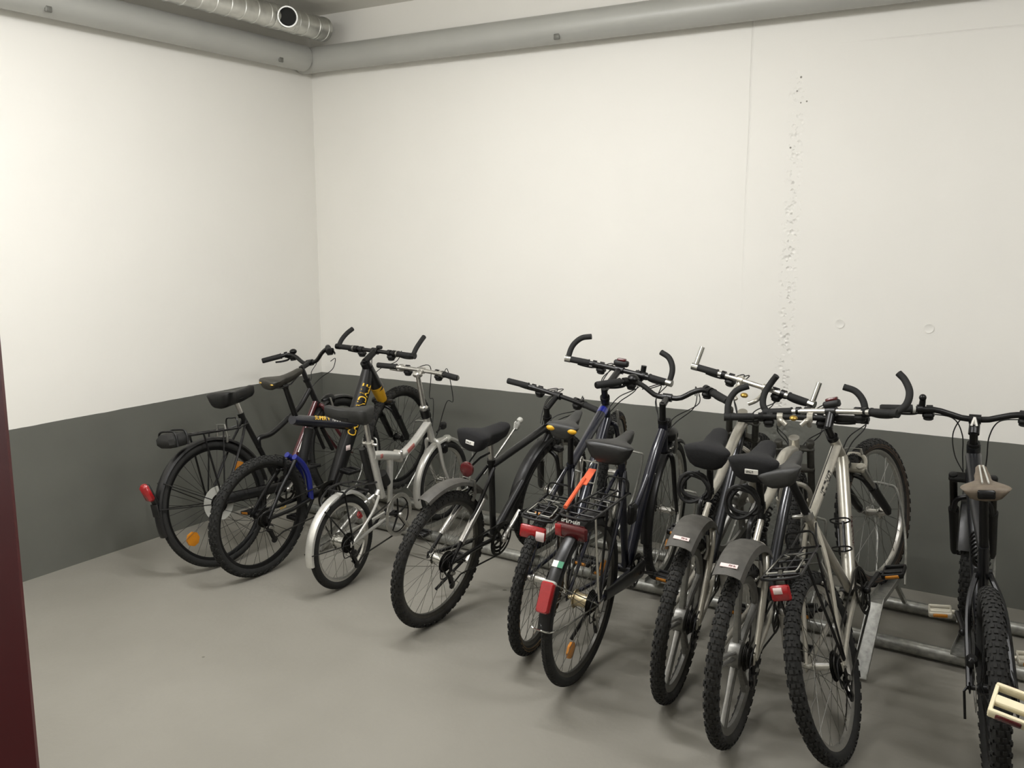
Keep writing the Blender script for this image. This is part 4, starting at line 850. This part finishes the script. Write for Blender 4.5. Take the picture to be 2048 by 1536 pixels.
def silver_full(x, y, yaw, lean, steer, label, hi, frame_red, ends, endm, endc, sadtag, clamp, head, hw, sad, barm=ALU):
    b = bike_root('mountain_bicycle', x, y, yaw, lean, label)
    R, rt = 0.333, 0.027; hub = P(0, R); h0, h1 = head; bb = (0.445, 0.385 if hi else 0.34); fh = (1.05, 0.555 if hi else 0.43); S = steer_matrix(h0, h1, steer)
    wheel(b, 'rear_wheel', hub, R, rt, None, 'mag', 'knob', MAG, RUBG, True, SPOKE, ALU)
    wheel(b, 'front_wheel', P(*fh), R, rt, S, 'mag', 'knob', MAG, RUBG, False)
    sx = (sad[0]+sad[2])/2-0.02; top = (sx+0.07, sad[1]-0.20)
    fr = MB(); MB().tube([P(*top), P(*bb)], 0.0175, 12).build('seat_tube', CHAR, b)
    hm = ((h0[0]+h1[0])/2, (h0[1]+h1[1])/2)
    fr.tube(spline([P(hm[0], hm[1]), P(0.62, top[1]+0.10), P(0.43, top[1]+0.0), P(top[0], top[1]-0.03)], 6), [0.024, 0.026, 0.023, 0.017], 16, flat=1.15, up=(1, 0, 0))
    fr.tube([P(*h0), P(*h1)], 0.023, 14); fo = fr.build('frame', CHAMP, b)
    MB().tube(spline([P(h1[0]-0.02, h1[1]+0.02), P(0.66, (h1[1]+bb[1])/2+0.04), P(*bb)], 6), [0.022, 0.024, 0.024], 14).build('down_tube', CHAR, fo)
    if frame_red: MB().box(P(0.53, top[1]+0.05, 0.033), (0.004, 0.10, 0.014), (V(1, 0, 0), V(0, 0.9, 0.44), V(0, -0.44, 0.9)), 0.001).build('frame_stripe', mat('red_print', 'a8665f', 0.5), fo)
    sw = MB()
    for s in (-1, 1):
        h = hub+V(s*0.068, 0, 0)
        sw.tube(spline([h, P(0.07, 0.46, s*0.066), P(0.15, 0.60, s*0.058), P(0.205, 0.675, s*0.035), P(0.215, 0.69, 0)], 6), 0.0125, 10)
        sw.tube(spline([P(bb[0]-0.03, bb[1]+0.04, s*0.03), P(0.25, R+0.02, s*0.05), h], 6), 0.0125, 10)
        sw.box(h, (0.008, 0.04, 0.045), None, 0.006)
    sw.tube([P(0.215, 0.69), P(top[0]+0.03, top[1]-0.06)], 0.013, 10); so = sw.build('swing_arm', CHAMP, b)
    sh = MB().tube([P(0.23, 0.69), P(0.39, top[1]-0.03)], 0.012, 10); so2 = sh.build('shock_absorber', BLKM, b)
    a, e = P(0.25, 0.695), P(0.36, top[1]-0.045); d = e-a; coil = []
    n_ = d.normalized(); xx = V(1, 0, 0); yy = n_.cross(xx)
    for i in range(73): t = i/72; an = t*2*math.pi*6; coil.append(a+d*t+xx*(math.cos(an)*0.024)+yy*(math.sin(an)*0.024))
    MB().tube(coil, 0.0045, 6).build('coil_spring', BLKM, so2)
    vbrake(b, P(0.17, 0.60), Matrix.Identity(4), ALU, nm='brake'); 
    fk = fork(b, h0, h1, fh, S, 'dual', CHAMP, RIMD, RIMD)
    # twin-arm stem rising from the upper crown to the bar
    C = P(*clamp); t0 = P(*h0)+(P(*h0)-P(*h1)).normalized()*0.075; sm = MB()
    for s in (-1, 1): sm.tube(spline([t0+V(s*0.03, 0, -0.01), t0+V(s*0.055, 0.01, 0.01), C+V(s*0.062, -0.02, -0.03), C+V(s*0.062, 0, 0)], 6), 0.0105, 10); sm.tube([C+V(s*0.05, 0, 0), C+V(s*0.074, 0, 0)], 0.019, 14)
    sm.xf(S).build('stem', CHAMP, b)
    MB().ball(S @ (t0+V(0, 0.005, 0.02)), (0.018, 0.018, 0.012), 14).build('steerer_cap', GOLD, b)
    hb = handlebar(b, clamp, hw, 0.025, 0.0, S, barm, ends, endm, clampm=endc)
    cables(b, S, clamp, hw, (h1[0]-0.03, h1[1]+0.03), n=2)
    seat_post(b, top, (sx, sad[1]-0.06), BLKM, 0.014); saddle(b, *sad, 0.094, FABRIC, 0.06, 0.028, tagtxt=sadtag, wn=0.028)
    fd = MB().arc(hub, 0.415, 50, 118, 0.125, 0.003, 0.034, 26, taper=0.9).build('rear_mudguard', FENDG, b)
    a_ = 112.0; rad = V(0, math.cos(R_(a_)), math.sin(R_(a_))); tan = V(0, -math.sin(R_(a_)), math.cos(R_(a_)))
    MB().box(hub+rad*0.4195, (0.060, 0.018, 0.002), (V(1, 0, 0), tan, rad)).build('mudguard_sticker', PINK, fd); plane_text('#3', 0.013, hub+rad*0.4212+tan*0.005, V(1, 0, 0), -tan, fd, DRED)
    MB().tube(spline([hub+V(0, 0.10, 0.408), P(0.12, 0.80), P(top[0]-0.01, top[1]-0.01)], 5), 0.009, 8).build('mudguard_arm', FENDB, fd)
    crankset(b, bb, -75, 0.088, DSTEEL, ALU, BLKM, AMB); derailleur(b, hub, BLKM, STEEL); chain(b, bb, hub, 0.086, 0.04); front(b, fh, R)
    # coiled cable lock under the saddle
    ck = []; c0 = P(top[0]-0.10, top[1]+0.03)
    for i in range(91): t = i/90*2*math.pi*3; ck.append(c0+V(-0.05+0.02*i/90+math.sin(t)*0.06, 0.02*math.sin(t*0.4)-0.02, math.cos(t)*0.055+0.012*math.sin(t*1.7)))
    MB().tube(ck, 0.0075, 8).tube([c0+V(0.01, 0, 0.07), c0+V(0.02, 0.08, 0.10)], 0.008, 8).build('cable_lock', PLA, b)
    return b
def silver_hardtail():
    b = bike_root('mountain_bicycle', 4.128, -1.801, 1.9, -16.6, 'silver mountain bicycle leaning left, with black carrier and long flared bar ends')
    R, rt = 0.333, 0.027; hub = P(0, R); bb = (0.49, 0.445); h0, h1 = (0.762, 1.025), (0.845, 0.895); fh = (1.07, 0.62); S = steer_matrix(h0, h1, 16)
    wheel(b, 'rear_wheel', hub, R, rt, None, 'spoke', 'knob', ALU, RUB, True, SPOKE, ALU)
    wheel(b, 'front_wheel', P(*fh), R, rt, S, 'spoke', 'knob', ALU, RUBG, False, SPOKE, ALU, True, 32, (), 0.016, mat('brown_sidewall_rubber', '4a3a2c', 0.8, 0, 0.2, 40))
    fr = MB(); fr.tube([P(0.205, 0.835), P(*bb)], 0.017, 12); tt0, tt1 = P(0.235, 0.815), P(0.785, 0.985)
    fr.tube([tt0, tt1], [0.019, 0.0215], 14); d0_, d1_ = P(*bb), P(0.82, 0.93); fr.tube([d0_, d1_], 0.0265, 16)
    fr.tube([P(*h0), P(*h1)], 0.0225, 14); stays(fr, hub, bb, (0.225, 0.80), 0.0095); fo = fr.build('frame', CHAMP, b)
    side_text('#8', 0.036, tt0, tt1, 0.0215, fo, BLK, 0.16, 0.0, turn=20)
    MB().tube([tt0+V(-0.004, 0, 0.0195), tt1+V(-0.004, 0, 0.0215)], 0.0022, 6).build('frame_stripe', BLK, fo)
    for sd in (1, -1): side_text('#7', 0.03, P(0.56, 0.55), P(0.80, 0.90), 0.0268, fo, MAROON, 0.06, 0.0, 0, sd)
    fk = fork(b, h0, h1, fh, S, 'susp', BLK, STEEL, CHAMP); headset(b, h0, h1, BLKM); stem(b, h0, h1, (0.772, 1.140), S, BLK, 0.0185, 0.06)
    cr = P(*h1); MB().tube(spline([P(0.90, 0.86, -0.06), P(0.925, 0.905, -0.05), P(0.94, 0.92, 0), P(0.925, 0.905, 0.05), P(0.90, 0.86, 0.06)], 5), 0.009, 8).xf(S).build('fork_arch', CHAMP, fk)
    seat_post(b, (0.21, 0.83), (0.115, 1.0), BLK, 0.0155); MB().tube([P(0.205, 0.845), P(0.215, 0.822)], 0.022, 12).box(P(0.195, 0.835, -0.03), (0.05, 0.014, 0.014), None, 0.004).build('seat_clamp', ALU, b)
    saddle(b, -0.015, 1.05, 0.285, 1.072, 0.084, VINYLG, 0.055)
    hb = handlebar(b, (0.772, 1.140), 0.30, 0.04, 0.0, S, ALU, 'flare', GRIP)
    MB().box(S @ P(0.78, 1.17), (0.07, 0.035, 0.03), None, 0.006).build('lamp_holder', PLA, hb); MB().box(S @ P(0.782, 1.19), (0.05, 0.03, 0.014), None, 0.004).build('lamp_switch', DRED, hb)
    cables(b, S, (0.772, 1.140), 0.30, (0.80, 0.93), n=2, fwd=0.12)
    carrier(b, -0.225, 0.085, 0.725, 0.745, 0.135, hub, BLK, CHRO, (0.225, 0.80), 5)
    rf = MB().box(P(-0.24, 0.683), (0.068, 0.014, 0.054), None, 0.006).build('rear_reflector', REDR, b); MB().box(P(-0.2485, 0.692, -0.006), (0.030, 0.003, 0.022), None, 0.001).build('reflector_patch', PINK, rf)
    cg = MB(); c0 = P(0.572, 0.575); up = (d1_-d0_).normalized(); nn = V(0, -up.z, up.y)
    for q, w_ in ((0.0, 0.034), (0.12, 0.034)): cg.tube(spline([c0+up*q+nn*0.03, c0+up*q+nn*0.05+V(-w_, 0, 0), c0+up*q+nn*0.085+V(-w_, 0, 0), c0+up*q+nn*0.095, c0+up*q+nn*0.085+V(w_, 0, 0), c0+up*q+nn*0.05+V(w_, 0, 0), c0+up*q+nn*0.03], 4), 0.0035, 6)
    cg.tube([c0+nn*0.03, c0+up*0.13+nn*0.03], 0.006, 6); cg.tube([c0+nn*0.095, c0+up*0.075+nn*0.095], 0.0035, 6); cg.build('bottle_cage', BLK, b)
    crankset(b, bb, 5, 0.092, DSTEEL, BLKM, BLKM, AMB, None, 0.17, 3, ptilt=0.15); derailleur(b, hub, BLKM, STEEL); chain(b, bb, hub, 0.092, 0.045, low=(hub+V(0, 0.06, -0.135), hub+V(0, 0.14, -0.08)))
    vbrake(b, P(0.15, 0.625), Matrix.Identity(4), STEEL); vbrake(b, P(0.885, 0.90), S, STEEL, nm='front_brake', back=V(0, 0.045, 0)); front(b, fh, R)
def enduro():
    b = bike_root('mountain_bicycle', 4.588, -1.712, -8.1, -5.0, 'dark full-suspension mountain bicycle with wide handlebar seen from behind, worn brown saddle')
    R, rt = 0.338, 0.031; hub = P(0, R); bb = (0.44, 0.35); h0, h1 = (0.80, 1.0), (0.86, 0.865); fh = (1.12, 0.435); S = steer_matrix(h0, h1, 8)
    wheel(b, 'rear_wheel', hub, R, rt, None, 'spoke', 'knob', BLKM, RUB, True, SPOKEB, BLKM)
    wheel(b, 'front_wheel', P(*fh), R, rt, S, 'spoke', 'knob', BLKM, RUB, False, SPOKEB, BLKM)
    fr = MB(); fr.tube([P(0.30, 0.74), P(*bb)], 0.019, 14); fr.tube([P(0.305, 0.72), P(0.60, 0.80), P(0.815, 0.955)], [0.020, 0.027, 0.03], 16); fr.tube(spline([P(0.85, 0.885), P(0.70, 0.66), P(*bb)], 6), [0.03, 0.032, 0.03], 16)
    fr.tube([P(*h0), P(*h1)], 0.0265, 16); fo = fr.build('frame', CHAR, b)
    sw = MB(); stays(sw, hub, bb, (0.36, 0.62), 0.0115, 0.068, tw=0.034); sw.tube([P(0.36, 0.62, -0.03), P(0.36, 0.62, 0.03)], 0.015, 10); so = sw.build('swing_arm', BLKM, b)
    a, e = P(0.40, 0.62), P(0.62, 0.70); MB().tube([a, e], 0.013, 10).build('shock_absorber', CHRO, b); d = e-a; coil = []; xx = V(1, 0, 0); yy = d.normalized().cross(xx)
    for i in range(85): t = i/84; an = t*2*math.pi*7; coil.append(a+d*(0.15+0.7*t)+xx*(math.cos(an)*0.028)+yy*(math.sin(an)*0.028))
    MB().tube(coil, 0.0055, 6).build('coil_spring', BLKM, b)
    fork(b, h0, h1, fh, S, 'susp', BLKM, mat('dark_stanchion', '2e2c28', 0.25, 0.8), BLKM, 0.062); headset(b, h0, h1, BLKM)
    st = stem(b, h0, h1, (0.815, 1.105), S, BLKM, 0.021, 0.055)
    for s in (-1, 1): MB().tube([S @ P(0.775, 1.085, s*0.010), S @ P(0.787, 1.118, 0.0)], 0.0045, 6).build('stem_emblem', WHT, st)
    MB().tube([S @ P(0.781, 1.08, 0), S @ P(0.789, 1.11, 0.0)], 0.004, 6).build('stem_emblem', WHT, st)
    seat_post(b, (0.30, 0.74), (0.262, 0.95), BLKM, 0.0155)
    sd = saddle(b, 0.14, 0.99, 0.40, 1.018, 0.080, TAN, 0.04, rail=CHRO)
    for s in (-1, 1): MB().tube([P(0.17, 1.004, s*0.010), P(0.37, 1.018, s*0.006)], 0.003, 6).build('seam_piping', LGREY, sd)
    MB().box(P(0.136, 0.972), (0.055, 0.012, 0.03), None, 0.005).build('saddle_rear_badge', BLKM, sd)
    hb = handlebar(b, (0.815, 1.105), 0.355, 0.05, 0.03, S, BLKM, None, bends='riser', collar=LGREY)
    MB().tube([S @ P(0.81, 1.135, -0.20), S @ P(0.80, 1.175, -0.195)], [0.014, 0.012], 10).ball(S @ P(0.795, 1.185, -0.195), 0.015, 10).build('bell', BLKM, hb)
    for sg, k in ((-1, 0), (-1, 1), (1, 0)):
        MB().tube(spline([S @ P(0.85, 1.11, sg*(0.17 if k == 0 else 0.012)), S @ P(0.88, 1.09, sg*(0.085 if k == 0 else 0.055)), S @ P(0.90, 1.02, sg*(0.05 if k == 0 else 0.085)), S @ P(0.905, 0.93, sg*(0.045 if k == 0 else 0.075)), S @ P(0.90, 0.86, sg*0.04)], 8), 0.0026, 6).build('cable', PLA, b)
    cs = crankset(b, bb, 184, 0.085, DSTEEL, BLKM, mat('pale_metal_pedal', 'c9c4b4', 0.4, 0.4), AMB, None, 0.17, 2)
    chain(b, bb, hub, 0.085, 0.045); derailleur(b, hub, BLKM, BLKM)
    dc = MB().lathe(hub+V(-0.052, 0, 0), (1, 0, 0), [(0.055, -0.001), (0.08, -0.001), (0.08, 0.001), (0.055, 0.001)], 32, True).build('brake_disc', STEEL, b)
    MB().box(hub+V(-0.058, 0.04, 0.075), (0.035, 0.05, 0.04), None, 0.01).build('brake_caliper', BLKM, b)
    MB().tube([hub+V(-0.075, 0, 0), hub+V(-0.085, -0.01, -0.01), hub+V(-0.085, -0.03, -0.10)], 0.0045, 8).build('quick_release', BLKM, b)
    MB().arc(P(*fh), 0.36, 105, 160, 0.09, 0.003, 0.02, 14).xf(S).build('front_mudguard', FENDB, b)
    front(b, fh, R)
def edge_bike():
    b = bike_root('city_bicycle', 4.678, -2.56, 4.0, 8.0, 'bicycle at the right edge of the picture with a cream pedal', None)
    R, rt = 0.333, 0.024; hub = P(0, R); bb = (0.44, 0.30); h0, h1 = (0.82, 0.92), (0.875, 0.76); fh = (1.05, R); S = steer_matrix(h0, h1, 0)
    wheel(b, 'rear_wheel', hub, R, rt, None, 'spoke', 'line'); wheel(b, 'front_wheel', P(*fh), R, rt, S, 'spoke', 'line', rear=False)
    fr = MB(); fr.tube([P(0.30, 0.74), P(*bb)], 0.0165, 12); fr.tube([P(0.31, 0.72), P(0.835, 0.86)], 0.0175, 12); fr.tube([P(0.87, 0.79), P(*bb)], 0.02, 14); fr.tube([P(*h0), P(*h1)], 0.0205, 14); stays(fr, hub, bb, (0.31, 0.71)); fr.build('frame', MAROON, b)
    fork(b, h0, h1, fh, S, 'rigid', MAROON); headset(b, h0, h1); stem(b, h0, h1, (0.87, 1.0), S, ALU, 0.016, 0.06); seat_post(b, (0.30, 0.74), (0.26, 0.87), ALU); saddle(b, 0.11, 0.93, 0.37, 0.935)
    handlebar(b, (0.87, 1.0), 0.235, 0.03, 0.0, S, ALU); cs = crankset(b, bb, -88, 0.085, DSTEEL, ALU, CREAM, DRED, None, 0.17, 2, (1, 0)); pedal(cs, P(bb[0]-0.006, bb[1]+0.17, -0.148), CREAM, DRED, (V(1, 0, 0), V(0, 0.94, 0.34), V(0, -0.34, 0.94)), 1.3, -1)
    chain(b, bb, hub, 0.085, 0.035); MB().tube([P(0.40, 0.27, -0.05), P(0.24, 0.0, -0.16)], 0.009, 8).build('kickstand', STEEL, b)
    return b
city_black(); super_v(); folder(); black_mtb(); blue_mtb(); trekking()
silver_full(3.432, -1.710, -6.1, 4.6, 14, 'silver full-suspension mountain bicycle with moulded wheels, straight silver bar ends and plain covered saddle', True, False, 'short', CHRO, CHRO, None, (0.842, 1.165), ((0.80, 1.035), (0.865, 0.925)), 0.30, (0.085, 1.005, 0.345, 1.045))
silver_full(3.741, -1.896, -2.6, 0.2, -8, 'silver full-suspension mountain bicycle with moulded wheels, curved black bar ends and white-tagged saddle cover', False, True, 'curve', GRIP, GRIP, ('gel', 0.0), (0.873, 1.055), ((0.83, 0.975), (0.885, 0.845)), 0.295, (0.095, 1.03, 0.355, 1.055), BLK)
silver_hardtail(); enduro(); edge_bike()

# ------------------------------------------------------------------ the rack
rk = bpy.data.objects.new('bicycle_rack', None); COL.objects.link(rk); rk.location = (2.6, -0.55, 0)
tag(rk, 'galvanised floor rack of two long pipes with wheel ramps and hoops', 'bicycle rack')
off = Matrix.Translation((-2.6, 0.55, 0))
def yp(x): return -0.62-0.046*x            # front pipe follows the row, slightly skewed to the wall
def yb(x): return -0.185-0.036*x
MB().tube([V(0.35, yp(0.35), 0.036), V(6.4, yp(6.4), 0.036)], 0.03, 20).xf(off).build('floor_pipe', GALV, rk)
MB().tube([V(0.35, yb(0.35), 0.036), V(6.4, yb(6.4), 0.036)], 0.03, 20).xf(off).build('floor_pipe', GALV, rk)
for (root, q, hc) in FRONT:
    x, y, z = q; z = max(z, 0.075); y0 = -1.19 if z > 0.16 else yp(x)-0.10; dirx = (hc.x-root.location.x)/max(hc.y-root.location.y, 0.1)
    dx = lambda yy: x+(yy-y)*0.06
    path = [V(dx(y0), y0, 0.014 if z > 0.16 else z-0.012), V(dx(y-0.20), y-0.20, z-0.012+0.045) if z > 0.16 else V(dx(y-0.15), y-0.15, z-0.006), V(dx(y), y, z-0.008), V(dx(y+0.12), y+0.12, z-0.004) if z > 0.16 else V(dx(yb(x)-0.02), yb(x)-0.02, z+0.012)]
    path = [path[0], path[2], path[3]] if z <= 0.16 else [path[0], V(dx(y-0.24), y-0.24, z-0.012), path[2], path[3]]
    ch = MB(); w2, hgt, t = (0.031 if z > 0.16 else 0.036), 0.026, 0.003
    rings = []
    for p_ in path: rings.append([p_+V(-w2, 0, hgt), p_+V(-w2, 0, 0), p_+V(w2, 0, 0), p_+V(w2, 0, hgt), p_+V(w2-t, 0, hgt), p_+V(w2-t, 0, t), p_+V(-w2+t, 0, t), p_+V(-w2+t, 0, hgt)])
    co = ch.loft(rings).xf(off).build('wheel_ramp', GALV, rk, 0)
    hy = min(hc.y+0.22, -0.09); top = z+0.40; xx = dx(hy); s_ = 0.062
    ln = (hc.x-x)/max(hc.z-z, 0.1)
    hp = [V(dx(y+0.02)-s_, y+0.02, z), V(xx-s_+ln*0.15, hy-0.05, z+0.18), V(xx-s_+ln*0.33, hy, top-0.03), V(xx-s_*0.6+ln*0.4, hy, top), V(xx+s_*0.6+ln*0.4, hy, top), V(xx+s_+ln*0.33, hy, top-0.03), V(xx+s_+ln*0.15, hy-0.05, z+0.18), V(dx(y+0.02)+s_, y+0.02, z)]
    MB().tube(spline(hp, 5), 0.0065, 8).xf(off).build('wheel_hoop', GALV, rk)
    if z > 0.16: MB().tube([V(dx(y+0.09), y+0.09, z-0.008), V(dx(yb(x)), yb(x), 0.05)], 0.012, 8).xf(off).build('ramp_post', GALV, rk)
bpy.context.view_layer.update()
